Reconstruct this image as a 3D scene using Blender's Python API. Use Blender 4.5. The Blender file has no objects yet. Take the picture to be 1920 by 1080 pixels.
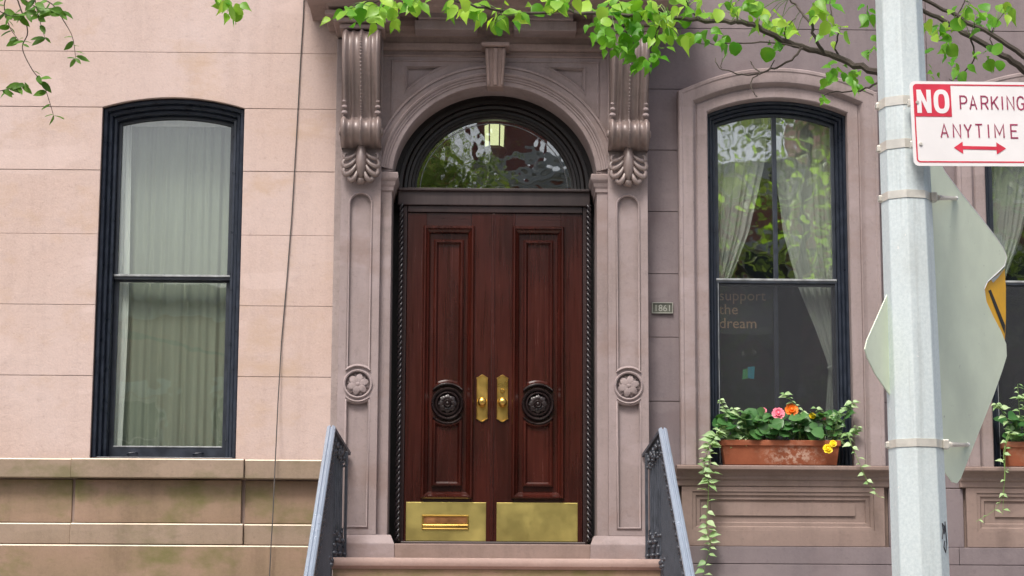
import bpy, bmesh, math, random
from mathutils import Vector, Matrix

random.seed(11)
S = bpy.context.scene
COL = S.collection
R = math.radians
PI = math.pi

# ------------------------------------------------------------------ camera
FPX = 4036.0
CAMLOC = Vector((0.0, -15.2, 1.6))
CAMROT = (Matrix.Rotation(R(-1.04), 3, 'Z') @ Matrix.Rotation(R(90 + 9.46), 3, 'X')
          @ Matrix.Rotation(R(0.28), 3, 'Z'))
cd = bpy.data.cameras.new('camera')
cam = bpy.data.objects.new('camera', cd)
COL.objects.link(cam)
cam.matrix_world = Matrix.Translation(CAMLOC) @ CAMROT.to_4x4()
cd.sensor_width = 36.0
cd.lens = FPX / 1920.0 * 36.0
cd.clip_end = 500.0
S.camera = cam
S.render.resolution_x, S.render.resolution_y = 1024, 576

# ------------------------------------------------------------------ world, sun, exposure
SUN_EL, SUN_ROT = 58.0, 200.0
w = bpy.data.worlds.new('World')
S.world = w
w.use_nodes = True
nt = w.node_tree
nt.nodes.clear()
sk = nt.nodes.new('ShaderNodeTexSky')
sk.sky_type = 'NISHITA'
sk.sun_disc = False
sk.sun_elevation = R(SUN_EL)
sk.sun_rotation = R(SUN_ROT)
sk.dust_density = 6.0
sk.air_density = 1.0
sk.ozone_density = 0.6
bg = nt.nodes.new('ShaderNodeBackground')
bg.inputs['Strength'].default_value = 0.10
wo = nt.nodes.new('ShaderNodeOutputWorld')
nt.links.new(sk.outputs[0], bg.inputs[0])
nt.links.new(bg.outputs[0], wo.inputs[0])

sd = bpy.data.lights.new('sun', 'SUN')
sd.energy = 1.5
sd.angle = R(15)
sd.color = (1.0, 0.975, 0.94)
sun = bpy.data.objects.new('sun', sd)
COL.objects.link(sun)
tosun = Vector((math.sin(R(SUN_ROT)) * math.cos(R(SUN_EL)), math.cos(R(SUN_ROT)) * math.cos(R(SUN_EL)), math.sin(R(SUN_EL))))
sun.rotation_euler = tosun.to_track_quat('Z', 'Y').to_euler()
sun.location = (0, -10, 20)

S.view_settings.view_transform = 'Standard'
S.view_settings.look = 'None'
S.view_settings.exposure = 1.0
S.view_settings.gamma = 1.0

# ------------------------------------------------------------------ helpers
def PX(px, py, Y):
    """photo pixel -> point on the vertical plane y=Y"""
    d = CAMROT @ Vector(((px - 960) / FPX, -(py - 540) / FPX, -1.0))
    t = (Y - CAMLOC.y) / d.y
    p = CAMLOC + d * t
    return Vector((p.x, Y, p.z))


def tag(o, label=None, cat=None, group=None, kind=None):
    if label: o['label'] = label
    if cat: o['category'] = cat
    if group: o['group'] = group
    if kind: o['kind'] = kind
    return o


def empty(name, loc, label, cat, group=None):
    o = bpy.data.objects.new(name, None)
    COL.objects.link(o)
    o.location = loc
    o.empty_display_size = 0.1
    return tag(o, label, cat, group)


def wloc(o):
    v = Vector(o.location)
    while o.parent:
        o = o.parent
        v += Vector(o.location)
    return v


class MB:
    def __init__(self):
        self.v = []
        self.f = []

    def add(self, vs, fs):
        b = len(self.v)
        self.v += [tuple(p) for p in vs]
        self.f += [[i + b for i in f] for f in fs]
        return self

    def box(self, x0, x1, y0, y1, z0, z1):
        return self.add([(x0, y0, z0), (x1, y0, z0), (x1, y1, z0), (x0, y1, z0), (x0, y0, z1), (x1, y0, z1), (x1, y1, z1), (x0, y1, z1)],
                        [(0, 1, 5, 4), (1, 2, 6, 5), (2, 3, 7, 6), (3, 0, 4, 7), (4, 5, 6, 7), (3, 2, 1, 0)])

    def prism(self, poly, y0, y1):
        n = len(poly)
        vs = [(x, y0, z) for x, z in poly] + [(x, y1, z) for x, z in poly]
        fs = [list(range(n)), list(range(2 * n - 1, n - 1, -1))] + [(i, (i + 1) % n, n + (i + 1) % n, n + i) for i in range(n)]
        return self.add(vs, fs)

    def plate(self, outer, holes, y0, y1):
        """flat plate in xz with holes, from y0 (front) to y1"""
        bm = bmesh.new()
        loops = []
        for lp in [outer] + holes:
            vs = [bm.verts.new((x, y0, z)) for x, z in lp]
            for i in range(len(vs)):
                bm.edges.new((vs[i], vs[(i + 1) % len(vs)]))
            loops.append(len(vs))
        bmesh.ops.triangle_fill(bm, edges=bm.edges[:], use_beauty=True, use_dissolve=False)
        bm.verts.index_update()
        tris = [[v.index for v in f.verts] for f in bm.faces]
        base = [tuple(v.co) for v in bm.verts]
        bm.free()
        N = len(base)
        vs = base + [(x, y1, z) for x, y, z in base]
        fs = tris + [[i + N for i in reversed(t)] for t in tris]
        s = 0
        for n in loops:
            for i in range(n):
                a, b = s + i, s + (i + 1) % n
                fs.append((a, b, b + N, a + N))
            s += n
        return self.add(vs, fs)

    def _sweep(self, path, prof, fn, closed):
        n = len(path)
        m = len(prof)
        vs = []
        for i, p in enumerate(path):
            p = Vector(p)
            if closed:
                a, b = Vector(path[i - 1]), Vector(path[(i + 1) % n])
            else:
                a = Vector(path[i - 1]) if i > 0 else None
                b = Vector(path[i + 1]) if i < n - 1 else None
            d1 = (p - a).normalized() if a is not None else None
            d2 = (b - p).normalized() if b is not None else None
            if d1 is None: d1 = d2
            if d2 is None: d2 = d1
            n1, n2 = Vector((-d1.y, d1.x)), Vector((-d2.y, d2.x))
            mm = (n1 + n2)
            if mm.length < 1e-6: mm = n1.copy()
            mm.normalize()
            k = 1.0 / max(0.35, mm.dot(n1))
            for o, d in prof:
                vs.append(fn(p + mm * (o * k), d))
        fs = []
        rng = n if closed else n - 1
        for i in range(rng):
            j = (i + 1) % n
            for q in range(m - 1):
                fs.append((i * m + q, i * m + q + 1, j * m + q + 1, j * m + q))
        if not closed:
            fs.append(list(range(m)))
            fs.append(list(range((n - 1) * m + m - 1, (n - 1) * m - 1, -1)))
        return self.add(vs, fs)

    def sweep(self, path, prof, Y, closed=False):
        """moulding along a path in the xz plane; prof (offset to the left of the path, depth towards the street)"""
        return self._sweep(path, prof, lambda p, d: (p.x, Y - d, p.y), closed)

    def sweep_xy(self, path, prof, closed=False):
        """moulding along a plan path; prof (offset to the left, height z)"""
        return self._sweep(path, prof, lambda p, d: (p.x, p.y, d), closed)

    def tube(self, pts, rad, n=8, cap=True):
        pts = [Vector(p) for p in pts]
        if not hasattr(rad, '__len__'): rad = [rad] * len(pts)
        vs, fs = [], []
        up = None
        for i, p in enumerate(pts):
            t = (pts[min(i + 1, len(pts) - 1)] - pts[max(i - 1, 0)]).normalized()
            if up is None:
                up = Vector((0, 0, 1)) if abs(t.z) < 0.9 else Vector((1, 0, 0))
            s = t.cross(up)
            if s.length < 1e-5: s = t.orthogonal()
            s.normalize()
            up = s.cross(t).normalized()
            for k in range(n):
                a = 2 * PI * k / n
                vs.append(p + (s * math.cos(a) + up * math.sin(a)) * rad[i])
        for i in range(len(pts) - 1):
            for k in range(n):
                fs.append((i * n + k, i * n + (k + 1) % n, (i + 1) * n + (k + 1) % n, (i + 1) * n + k))
        if cap:
            fs.append(list(range(n)))
            fs.append(list(range(len(pts) * n - 1, (len(pts) - 1) * n - 1, -1)))
        return self.add(vs, fs)

    def lathe(self, prof, c, axis='y', n=24):
        """prof (r, h): h measured towards the street for axis y, up for axis z"""
        vs, fs = [], []
        m = len(prof)
        for k in range(n):
            a = 2 * PI * k / n
            for r, h in prof:
                if axis == 'y': vs.append((c[0] + r * math.cos(a), c[1] - h, c[2] + r * math.sin(a)))
                else: vs.append((c[0] + r * math.cos(a), c[1] + r * math.sin(a), c[2] + h))
        for k in range(n):
            j = (k + 1) % n
            for q in range(m - 1):
                fs.append((k * m + q, k * m + q + 1, j * m + q + 1, j * m + q))
        return self.add(vs, fs)

    def ball(self, c, r, n=10, sc=(1, 1, 1), rot=None):
        vs, fs = [], []
        m = n // 2 + 1
        for i in range(m):
            th = PI * i / (m - 1)
            for k in range(n):
                a = 2 * PI * k / n
                p = Vector((r * sc[0] * math.sin(th) * math.cos(a), r * sc[1] * math.sin(th) * math.sin(a), r * sc[2] * math.cos(th)))
                if rot is not None: p = rot @ p
                vs.append(Vector(c) + p)
        for i in range(m - 1):
            for k in range(n):
                fs.append((i * n + k, i * n + (k + 1) % n, (i + 1) * n + (k + 1) % n, (i + 1) * n + k))
        return self.add(vs, fs)

    def extr(self, A, B):
        n = len(A)
        return self.add(list(A) + list(B), [list(range(n)), list(range(2 * n - 1, n - 1, -1))] + [(i, (i + 1) % n, n + (i + 1) % n, n + i) for i in range(n)])

    def build(self, name, mat, parent=None, bevel=0.0, smooth=False, seg=2, ang=35, clean=True):
        me = bpy.data.meshes.new(name)
        xs, ys, zs = zip(*self.v)
        org = Vector(((min(xs) + max(xs)) / 2, (min(ys) + max(ys)) / 2, min(zs)))
        me.from_pydata([Vector(p) - org for p in self.v], [], self.f)
        if clean:
            bm = bmesh.new()
            bm.from_mesh(me)
            bmesh.ops.remove_doubles(bm, verts=bm.verts[:], dist=1e-5)
            bmesh.ops.recalc_face_normals(bm, faces=bm.faces[:])
            bm.to_mesh(me)
            bm.free()
        if smooth:
            me.polygons.foreach_set('use_smooth', [True] * len(me.polygons))
            me.set_sharp_from_angle(angle=R(ang))
        me.materials.append(mat)
        o = bpy.data.objects.new(name, me)
        COL.objects.link(o)
        if parent is not None:
            o.parent = parent
            o.location = org - wloc(parent)
        else:
            o.location = org
        if bevel:
            b = o.modifiers.new('bevel', 'BEVEL')
            b.width = bevel
            b.segments = seg
            b.limit_method = 'ANGLE'
            b.angle_limit = R(30)
        return o


def node_mat(name):
    m = bpy.data.materials.new(name)
    m.use_nodes = True
    n = m.node_tree
    return m, n, n.nodes['Principled BSDF'], n.nodes.new, n.links.new


def ramp(n, stops):
    r = n.nodes.new('ShaderNodeValToRGB')
    el = r.color_ramp.elements
    while len(el) < len(stops): el.new(0.5)
    for e, (p, c) in zip(el, stops):
        e.position = p
        e.color = (c[0], c[1], c[2], 1)
    return r


def noise(n, vec, scale, detail=4, rough=0.55, mapscale=None):
    t = n.nodes.new('ShaderNodeTexNoise')
    t.inputs['Scale'].default_value = scale
    t.inputs['Detail'].default_value = detail
    t.inputs['Roughness'].default_value = rough
    if mapscale:
        mp = n.nodes.new('ShaderNodeMapping')
        mp.inputs['Scale'].default_value = mapscale
        n.links.new(vec, mp.inputs['Vector'])
        vec = mp.outputs[0]
    n.links.new(vec, t.inputs['Vector'])
    return t


def mix(n, fac, a, b, mode='MIX'):
    m = n.nodes.new('ShaderNodeMix')
    m.data_type = 'RGBA'
    m.blend_type = mode
    for s, v in ((m.inputs['Factor'], fac), (m.inputs['A'], a), (m.inputs['B'], b)):
        if hasattr(v, 'is_output'): n.links.new(v, s)
        elif isinstance(v, (int, float)): s.default_value = v
        else: s.default_value = (v[0], v[1], v[2], 1)
    return m.outputs['Result']


def stone(name, col, alt, rough=0.85, bump=0.25, streak=0.35, grain=55.0, stain=None, stain_lo=0.52, big=1.1, spec=0.3):
    m, n, b, new, ln = node_mat(name)
    g = new('ShaderNodeNewGeometry').outputs['Position']
    big_n = noise(n, g, big, 5, 0.6)
    c = mix(n, ramp_out(n, big_n, 0.35, 0.68), col, alt)
    st = noise(n, g, 1.0, 5, 0.65, (7.0, 7.0, 0.55))
    dark = tuple(x * 0.55 for x in col)
    c = mix(n, scale_out(n, ramp_out(n, st, 0.48, 0.75), streak), c, dark)
    fine = noise(n, g, grain, 6, 0.7)
    c = mix(n, scale_out(n, ramp_out(n, fine, 0.42, 0.72), 0.42), c, tuple(min(1, x * 1.35) for x in col))
    blot = noise(n, g, 9.0, 5, 0.6)
    c = mix(n, scale_out(n, ramp_out(n, blot, 0.55, 0.72), 0.22), c, tuple(x * 0.7 for x in alt))
    mid_n = noise(n, g, 24.0, 6, 0.75)
    c = mix(n, scale_out(n, ramp_out(n, mid_n, 0.56, 0.66), 0.30), c, tuple(x * 0.62 for x in col))
    pat = noise(n, g, 2.3, 2, 0.4, (0.6, 1, 1.5))
    c = mix(n, scale_out(n, ramp_out(n, pat, 0.60, 0.625), 0.22), c, tuple(min(1, x * 1.25) for x in alt))
    if stain:
        s1 = noise(n, g, 1.7, 6, 0.65, (1, 1, 1.6))
        c = mix(n, scale_out(n, ramp_out(n, s1, stain_lo, stain_lo + 0.16), 0.8), c, stain)
    ln(c, b.inputs['Base Color'])
    b.inputs['Roughness'].default_value = rough
    b.inputs['Specular IOR Level'].default_value = spec
    bp = new('ShaderNodeBump')
    bp.inputs['Strength'].default_value = bump
    bp.inputs['Distance'].default_value = 0.004
    ln(fine.outputs['Fac'], bp.inputs['Height'])
    bp2 = new('ShaderNodeBump')
    bp2.inputs['Strength'].default_value = bump * 0.8
    bp2.inputs['Distance'].default_value = 0.015
    ln(blot.outputs['Fac'], bp2.inputs['Height'])
    ln(bp.outputs[0], bp2.inputs['Normal'])
    ln(bp2.outputs[0], b.inputs['Normal'])
    return m


def ramp_out(n, tex, lo, hi):
    r = n.nodes.new('ShaderNodeMapRange')
    r.inputs['From Min'].default_value = lo
    r.inputs['From Max'].default_value = hi
    n.links.new(tex.outputs['Fac'] if hasattr(tex, 'outputs') else tex, r.inputs['Value'])
    return r.outputs['Result']


def scale_out(n, sock, k):
    r = n.nodes.new('ShaderNodeMath')
    r.operation = 'MULTIPLY'
    r.inputs[1].default_value = k
    n.links.new(sock, r.inputs[0])
    return r.outputs[0]


def paint(name, col, rough=0.45, var=0.35, metal=0.0, spec=0.5, chip=None, bump=0.1, scale=14.0, chip_lo=0.68):
    m, n, b, new, ln = node_mat(name)
    g = new('ShaderNodeNewGeometry').outputs['Position']
    t = noise(n, g, scale, 5, 0.6)
    c = mix(n, ramp_out(n, t, 0.35, 0.7), tuple(x * (1 - var) for x in col), tuple(min(1, x * (1 + var)) for x in col))
    if chip:
        t2 = noise(n, g, 26.0, 6, 0.7)
        c = mix(n, ramp_out(n, t2, chip_lo, chip_lo + 0.03), c, chip)
    ln(c, b.inputs['Base Color'])
    b.inputs['Metallic'].default_value = metal
    b.inputs['Specular IOR Level'].default_value = spec
    r = ramp_out(n, t, 0.2, 0.8)
    mr = new('ShaderNodeMapRange')
    mr.inputs['To Min'].default_value = max(0.05, rough - 0.1)
    mr.inputs['To Max'].default_value = min(1, rough + 0.12)
    ln(r, mr.inputs['Value'])
    ln(mr.outputs[0], b.inputs['Roughness'])
    bp = new('ShaderNodeBump')
    bp.inputs['Strength'].default_value = bump
    bp.inputs['Distance'].default_value = 0.004
    t3 = noise(n, g, scale * 4, 4, 0.6)
    ln(t3.outputs['Fac'], bp.inputs['Height'])
    ln(bp.outputs[0], b.inputs['Normal'])
    return m


def wood(name, a, c2, rough=0.3, horiz=False):
    m, n, b, new, ln = node_mat(name)
    g = new('ShaderNodeNewGeometry').outputs['Position']
    gr = noise(n, g, 1.0, 6, 0.65, (2.2, 55, 55) if horiz else (55, 55, 2.2))
    bl = noise(n, g, 1.6, 3, 0.5, (0.7, 2.2, 2.2) if horiz else (2.2, 2.2, 0.7))
    c = mix(n, ramp_out(n, gr, 0.3, 0.72), a, c2)
    c = mix(n, scale_out(n, ramp_out(n, bl, 0.42, 0.68), 0.75), c, tuple(x * 0.35 for x in a))
    ln(c, b.inputs['Base Color'])
    mr = new('ShaderNodeMapRange')
    mr.inputs['To Min'].default_value = rough - 0.08
    mr.inputs['To Max'].default_value = rough + 0.2
    ln(gr.outputs['Fac'], mr.inputs['Value'])
    ln(mr.outputs[0], b.inputs['Roughness'])
    b.inputs['Specular IOR Level'].default_value = 0.5
    bp = new('ShaderNodeBump')
    bp.inputs['Strength'].default_value = 0.15
    bp.inputs['Distance'].default_value = 0.002
    ln(gr.outputs['Fac'], bp.inputs['Height'])
    ln(bp.outputs[0], b.inputs['Normal'])
    return m


def glass(name, f0=0.05, wave=0.3, tint=(0.95, 0.98, 0.96), scale=3.0):
    m = bpy.data.materials.new(name)
    m.use_nodes = True
    n = m.node_tree
    n.nodes.clear()
    new, ln = n.nodes.new, n.links.new
    o = new('ShaderNodeOutputMaterial')
    mx = new('ShaderNodeMixShader')
    tr = new('ShaderNodeBsdfTransparent')
    tr.inputs[0].default_value = (*tint, 1)
    gl = new('ShaderNodeBsdfGlossy')
    gl.inputs['Roughness'].default_value = 0.015
    g = new('ShaderNodeNewGeometry')
    dt = new('ShaderNodeVectorMath'); dt.operation = 'DOT_PRODUCT'
    ln(g.outputs['Normal'], dt.inputs[0]); ln(g.outputs['Incoming'], dt.inputs[1])
    ab = new('ShaderNodeMath'); ab.operation = 'ABSOLUTE'; ln(dt.outputs['Value'], ab.inputs[0])
    om = new('ShaderNodeMath'); om.operation = 'SUBTRACT'; om.inputs[0].default_value = 1.0; ln(ab.outputs[0], om.inputs[1])
    pw = new('ShaderNodeMath'); pw.operation = 'POWER'; pw.inputs[1].default_value = 5.0; ln(om.outputs[0], pw.inputs[0])
    ma = new('ShaderNodeMath'); ma.operation = 'MULTIPLY_ADD'; ma.inputs[1].default_value = 1 - f0; ma.inputs[2].default_value = f0
    ln(pw.outputs[0], ma.inputs[0])
    t = noise(n, g.outputs['Position'], scale, 2, 0.5)
    bp = new('ShaderNodeBump')
    bp.inputs['Strength'].default_value = wave
    bp.inputs['Distance'].default_value = 0.02
    ln(t.outputs['Fac'], bp.inputs['Height'])
    ln(bp.outputs[0], gl.inputs['Normal'])
    ln(ma.outputs[0], mx.inputs[0])
    ln(tr.outputs[0], mx.inputs[1])
    ln(gl.outputs[0], mx.inputs[2])
    ln(mx.outputs[0], o.inputs[0])
    return m


def leafmat(name, a, b2, trans=0.5, rough=0.45):
    m = bpy.data.materials.new(name)
    m.use_nodes = True
    n = m.node_tree
    b = n.nodes['Principled BSDF']
    o = n.nodes['Material Output']
    oi = n.nodes.new('ShaderNodeObjectInfo')
    g = n.nodes.new('ShaderNodeNewGeometry').outputs['Position']
    t = noise(n, g, 7.0, 3, 0.6)
    f = n.nodes.new('ShaderNodeMath')
    f.operation = 'ADD'
    n.links.new(oi.outputs['Random'], f.inputs[0])
    n.links.new(t.outputs['Fac'], f.inputs[1])
    c = mix(n, ramp_out(n, f.outputs[0], 0.4, 1.5), a, b2)
    n.links.new(c, b.inputs['Base Color'])
    b.inputs['Roughness'].default_value = rough
    tl = n.nodes.new('ShaderNodeBsdfTranslucent')
    c2 = mix(n, 1.0, c, (1.0, 1.0, 0.45), 'MULTIPLY')
    n.links.new(c2, tl.inputs[0])
    mx = n.nodes.new('ShaderNodeMixShader')
    mx.inputs[0].default_value = trans
    n.links.new(b.outputs[0], mx.inputs[1])
    n.links.new(tl.outputs[0], mx.inputs[2])
    n.links.new(mx.outputs[0], o.inputs[0])
    return m


def cloth(name, col, trans=0.4, see=0.0):
    m = bpy.data.materials.new(name)
    m.use_nodes = True
    n = m.node_tree
    b = n.nodes['Principled BSDF']
    o = n.nodes['Material Output']
    g = n.nodes.new('ShaderNodeNewGeometry').outputs['Position']
    t = noise(n, g, 1.0, 4, 0.6, (30, 30, 3))
    c = mix(n, ramp_out(n, t, 0.3, 0.7), tuple(x * 0.88 for x in col), col)
    n.links.new(c, b.inputs['Base Color'])
    b.inputs['Roughness'].default_value = 0.9
    b.inputs['Specular IOR Level'].default_value = 0.1
    tl = n.nodes.new('ShaderNodeBsdfTranslucent')
    n.links.new(c, tl.inputs[0])
    mx = n.nodes.new('ShaderNodeMixShader')
    mx.inputs[0].default_value = trans
    n.links.new(b.outputs[0], mx.inputs[1])
    n.links.new(tl.outputs[0], mx.inputs[2])
    last = mx.outputs[0]
    if see:
        tp = n.nodes.new('ShaderNodeBsdfTransparent')
        m2 = n.nodes.new('ShaderNodeMixShader')
        m2.inputs[0].default_value = see
        n.links.new(last, m2.inputs[1])
        n.links.new(tp.outputs[0], m2.inputs[2])
        last = m2.outputs[0]
    n.links.new(last, o.inputs[0])
    return m


def plain(name, col, rough=0.6, metal=0.0, emit=None, strength=0.0, spec=0.5):
    return_m = paint(name, col, rough, 0.12, metal, spec)
    if emit:
        b = return_m.node_tree.nodes['Principled BSDF']
        b.inputs['Emission Color'].default_value = (*emit, 1)
        b.inputs['Emission Strength'].default_value = strength
    return return_m


# ------------------------------------------------------------------ materials
M = {}
M['pink'] = stone('pink_stone', (0.455, 0.345, 0.300), (0.505, 0.41, 0.385), bump=0.45, streak=0.22, grain=70, stain=(0.45, 0.33, 0.25), stain_lo=0.53, big=0.7)
M['pink_base'] = stone('weathered_base_stone', (0.215, 0.155, 0.10), (0.29, 0.195, 0.145), bump=0.3, streak=0.5, stain=(0.135, 0.13, 0.045), stain_lo=0.48, big=1.6)
M['ledge'] = stone('ledge_stone', (0.235, 0.18, 0.13), (0.30, 0.225, 0.175), bump=0.3, streak=0.4, stain=(0.15, 0.135, 0.07), stain_lo=0.50, big=2.0)
M['mortar'] = stone('joint_mortar', (0.22, 0.16, 0.135), (0.28, 0.21, 0.18), bump=0.3)
M['brown'] = stone('brownstone_wall', (0.160, 0.134, 0.142), (0.205, 0.17, 0.174), bump=0.25, streak=0.4, stain=(0.17, 0.135, 0.14), stain_lo=0.53, big=1.4)
M['brown_trim'] = stone('brownstone_trim', (0.245, 0.198, 0.190), (0.305, 0.252, 0.252), bump=0.35, streak=0.5, stain=(0.235, 0.175, 0.16), stain_lo=0.53, big=1.8)
M['brown_sill'] = stone('brownstone_sill', (0.205, 0.15, 0.13), (0.25, 0.185, 0.16), bump=0.2, streak=0.45, stain=(0.18, 0.13, 0.105), stain_lo=0.53)
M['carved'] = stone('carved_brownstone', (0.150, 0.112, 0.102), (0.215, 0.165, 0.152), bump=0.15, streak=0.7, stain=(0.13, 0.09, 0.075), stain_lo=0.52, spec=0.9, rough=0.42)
M['cornice'] = stone('cornice_stone', (0.25, 0.185, 0.165), (0.31, 0.235, 0.215), bump=0.2, streak=0.55, stain=(0.18, 0.13, 0.115), stain_lo=0.53)
M['rough_strip'] = stone('rough_cement', (0.24, 0.195, 0.185), (0.34, 0.29, 0.28), bump=0.9, streak=0.6, grain=25)
M['step'] = stone('step_stone', (0.33, 0.235, 0.205), (0.39, 0.29, 0.26), bump=0.2, streak=0.2)
M['arris'] = stone('pale_arris', (0.62, 0.52, 0.40), (0.72, 0.64, 0.52), bump=0.3, streak=0.5)
M['navy'] = paint('navy_black_paint', (0.016, 0.022, 0.036), 0.32, 0.3, chip=(0.16, 0.16, 0.17), chip_lo=0.73)
M['sash'] = paint('sash_paint', (0.022, 0.028, 0.040), 0.35, 0.3, chip=(0.25, 0.25, 0.25), chip_lo=0.70)
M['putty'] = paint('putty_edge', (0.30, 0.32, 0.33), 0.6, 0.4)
M['door'] = wood('mahogany', (0.030, 0.0060, 0.0040), (0.056, 0.0100, 0.0058), 0.17)
M['door_h'] = wood('mahogany_rail', (0.022, 0.0046, 0.0034), (0.046, 0.0090, 0.0054), 0.24, True)
M['darkwood'] = wood('dark_varnished_frame', (0.020, 0.008, 0.008), (0.032, 0.013, 0.012), 0.36)
M['blackwood'] = wood('black_varnished_arch', (0.006, 0.004, 0.004), (0.011, 0.006, 0.006), 0.34)
M['transom'] = wood('transom_wood', (0.040, 0.026, 0.026), (0.060, 0.042, 0.042), 0.42)
M['black'] = paint('black_paint', (0.006, 0.006, 0.007), 0.6, 0.2)
M['rope'] = paint('rope_black', (0.030, 0.026, 0.030), 0.22, 0.2)
M['carvedwood'] = paint('dark_carved_wood', (0.016, 0.010, 0.010), 0.28, 0.25)
M['brass'] = paint('brass', (0.60, 0.40, 0.11), 0.30, 0.16, metal=1.0, scale=6, bump=0.04)
M['brassplate'] = paint('brass_plate', (0.60, 0.50, 0.17), 0.40, 0.12, metal=1.0, scale=4, bump=0.06, chip=(0.42, 0.34, 0.12), chip_lo=0.71)
M['copper'] = paint('copper_flap', (0.55, 0.26, 0.11), 0.35, 0.15, metal=1.0)
M['iron'] = paint('railing_iron', (0.05, 0.057, 0.072), 0.34, 0.3, bump=0.15, chip=(0.12, 0.07, 0.045), chip_lo=0.68)
M['rail_sheen'] = paint('sky_sheen_iron', (0.25, 0.30, 0.375), 0.22, 0.05, spec=1.0, bump=0.0, scale=3)  # dark iron paled and blued: sky sheen on the handrail put into its colour
M['galv'] = paint('galvanised_steel', (0.58, 0.66, 0.68), 0.50, 0.07, metal=0.1, scale=60, bump=0.06)
def pole_mat():
    m, n, b_, new, ln = node_mat('galvanised_pole')
    g = new('ShaderNodeNewGeometry').outputs['Position']
    sp_ = noise(n, g, 90.0, 5, 0.7)
    c = mix(n, ramp_out(n, sp_, 0.35, 0.7), (0.54, 0.62, 0.64), (0.68, 0.75, 0.76))
    st = noise(n, g, 1.0, 6, 0.7, (26, 26, 1.1))
    c = mix(n, scale_out(n, ramp_out(n, st, 0.54, 0.74), 0.4), c, (0.30, 0.33, 0.32))
    gr = noise(n, g, 3.2, 6, 0.65)
    c = mix(n, scale_out(n, ramp_out(n, gr, 0.50, 0.70), 0.3), c, (0.40, 0.42, 0.39))
    ck = noise(n, g, 38.0, 4, 0.6)
    c = mix(n, ramp_out(n, ck, 0.70, 0.715), c, (0.74, 0.76, 0.75))
    rs = noise(n, g, 19.0, 6, 0.7)
    c = mix(n, scale_out(n, ramp_out(n, rs, 0.69, 0.74), 0.7), c, (0.20, 0.13, 0.09))
    ln(c, b_.inputs['Base Color'])
    b_.inputs['Metallic'].default_value = 0.1
    b_.inputs['Roughness'].default_value = 0.5
    bp = new('ShaderNodeBump'); bp.inputs['Strength'].default_value = 0.12; bp.inputs['Distance'].default_value = 0.004
    ln(gr.outputs['Fac'], bp.inputs['Height']); ln(bp.outputs[0], b_.inputs['Normal'])
    return m


M['galv'] = pole_mat()
M['strap'] = paint('steel_strap', (0.66, 0.64, 0.58), 0.34, 0.15, metal=0.35)
M['signback'] = paint('sign_back_aluminium', (0.70, 0.77, 0.62), 0.5, 0.07, metal=0.0, scale=5, chip=(0.50, 0.54, 0.45), chip_lo=0.66)
M['signwhite'] = paint('sign_white', (0.80, 0.79, 0.80), 0.45, 0.04, scale=5)
M['signred'] = paint('sign_red', (0.62, 0.035, 0.07), 0.45, 0.12, scale=9)
M['signdark'] = paint('sign_dark_red', (0.36, 0.05, 0.12), 0.45, 0.2, scale=9)
M['yellow'] = paint('sign_yellow', (0.80, 0.42, 0.01), 0.4, 0.1)
M['blackprint'] = paint('black_print', (0.02, 0.015, 0.01), 0.5, 0.2)
M['terra'] = stone('terracotta', (0.22, 0.062, 0.028), (0.28, 0.092, 0.045), bump=0.15, streak=0.35, stain=(0.40, 0.25, 0.17), stain_lo=0.52, big=4)
def salt_patch(m, c0):
    n = m.node_tree
    b_ = n.nodes['Principled BSDF']
    old = b_.inputs['Base Color'].links[0].from_socket
    g = n.nodes.new('ShaderNodeNewGeometry').outputs['Position']
    v = n.nodes.new('ShaderNodeVectorMath'); v.operation = 'SUBTRACT'; v.inputs[1].default_value = c0
    n.links.new(g, v.inputs[0])
    v2 = n.nodes.new('ShaderNodeVectorMath'); v2.operation = 'MULTIPLY'; v2.inputs[1].default_value = (1, 0.5, 2.8); n.links.new(v.outputs[0], v2.inputs[0])
    ln_ = n.nodes.new('ShaderNodeVectorMath'); ln_.operation = 'LENGTH'; n.links.new(v2.outputs[0], ln_.inputs[0])
    near = n.nodes.new('ShaderNodeMapRange'); near.inputs['From Min'].default_value = .26; near.inputs['From Max'].default_value = .08
    n.links.new(ln_.outputs['Value'], near.inputs['Value'])
    t = noise(n, g, 30.0, 5, 0.65)
    mu = n.nodes.new('ShaderNodeMath'); mu.operation = 'MULTIPLY'; n.links.new(near.outputs[0], mu.inputs[0]); n.links.new(ramp_out(n, t, .46, .58), mu.inputs[1])
    n.links.new(mix(n, scale_out(n, mu.outputs[0], 0.6), old, (0.56, 0.42, 0.33)), b_.inputs['Base Color'])


salt_patch(M['terra'], (2.26, -0.11, 2.935))
M['soil'] = stone('potting_soil', (0.03, 0.02, 0.014), (0.05, 0.035, 0.02))
M['glass'] = glass('window_glass', 0.29, 0.10)
M['glass_left'] = glass('window_glass_plain', 0.11, 0.06)
M['glass_low'] = glass('window_glass_lower', 0.12, 0.05)
M['glass_fan'] = glass('fanlight_glass', 0.22, 0.10, scale=5.0)
M['curtain'] = cloth('beige_curtain', (0.30, 0.325, 0.265), 0.2)
M['sheer'] = cloth('sheer_white', (0.92, 0.93, 0.90), 0.25, see=0.06)
M['screen'] = cloth('insect_screen', (0.075, 0.08, 0.09), 0.1, see=0.74)
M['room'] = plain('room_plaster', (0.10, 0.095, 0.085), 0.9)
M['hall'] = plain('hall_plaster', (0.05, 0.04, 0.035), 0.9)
M['leaf'] = leafmat('spring_leaf', (0.09, 0.34, 0.022), (0.46, 0.72, 0.10), 0.55, 0.40)
M['leaf2'] = leafmat('locust_leaf', (0.07, 0.17, 0.025), (0.14, 0.30, 0.04), 0.45)
M['leaf3'] = leafmat('street_tree_leaf', (0.13, 0.21, 0.07), (0.32, 0.42, 0.15), 0.5)
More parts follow.
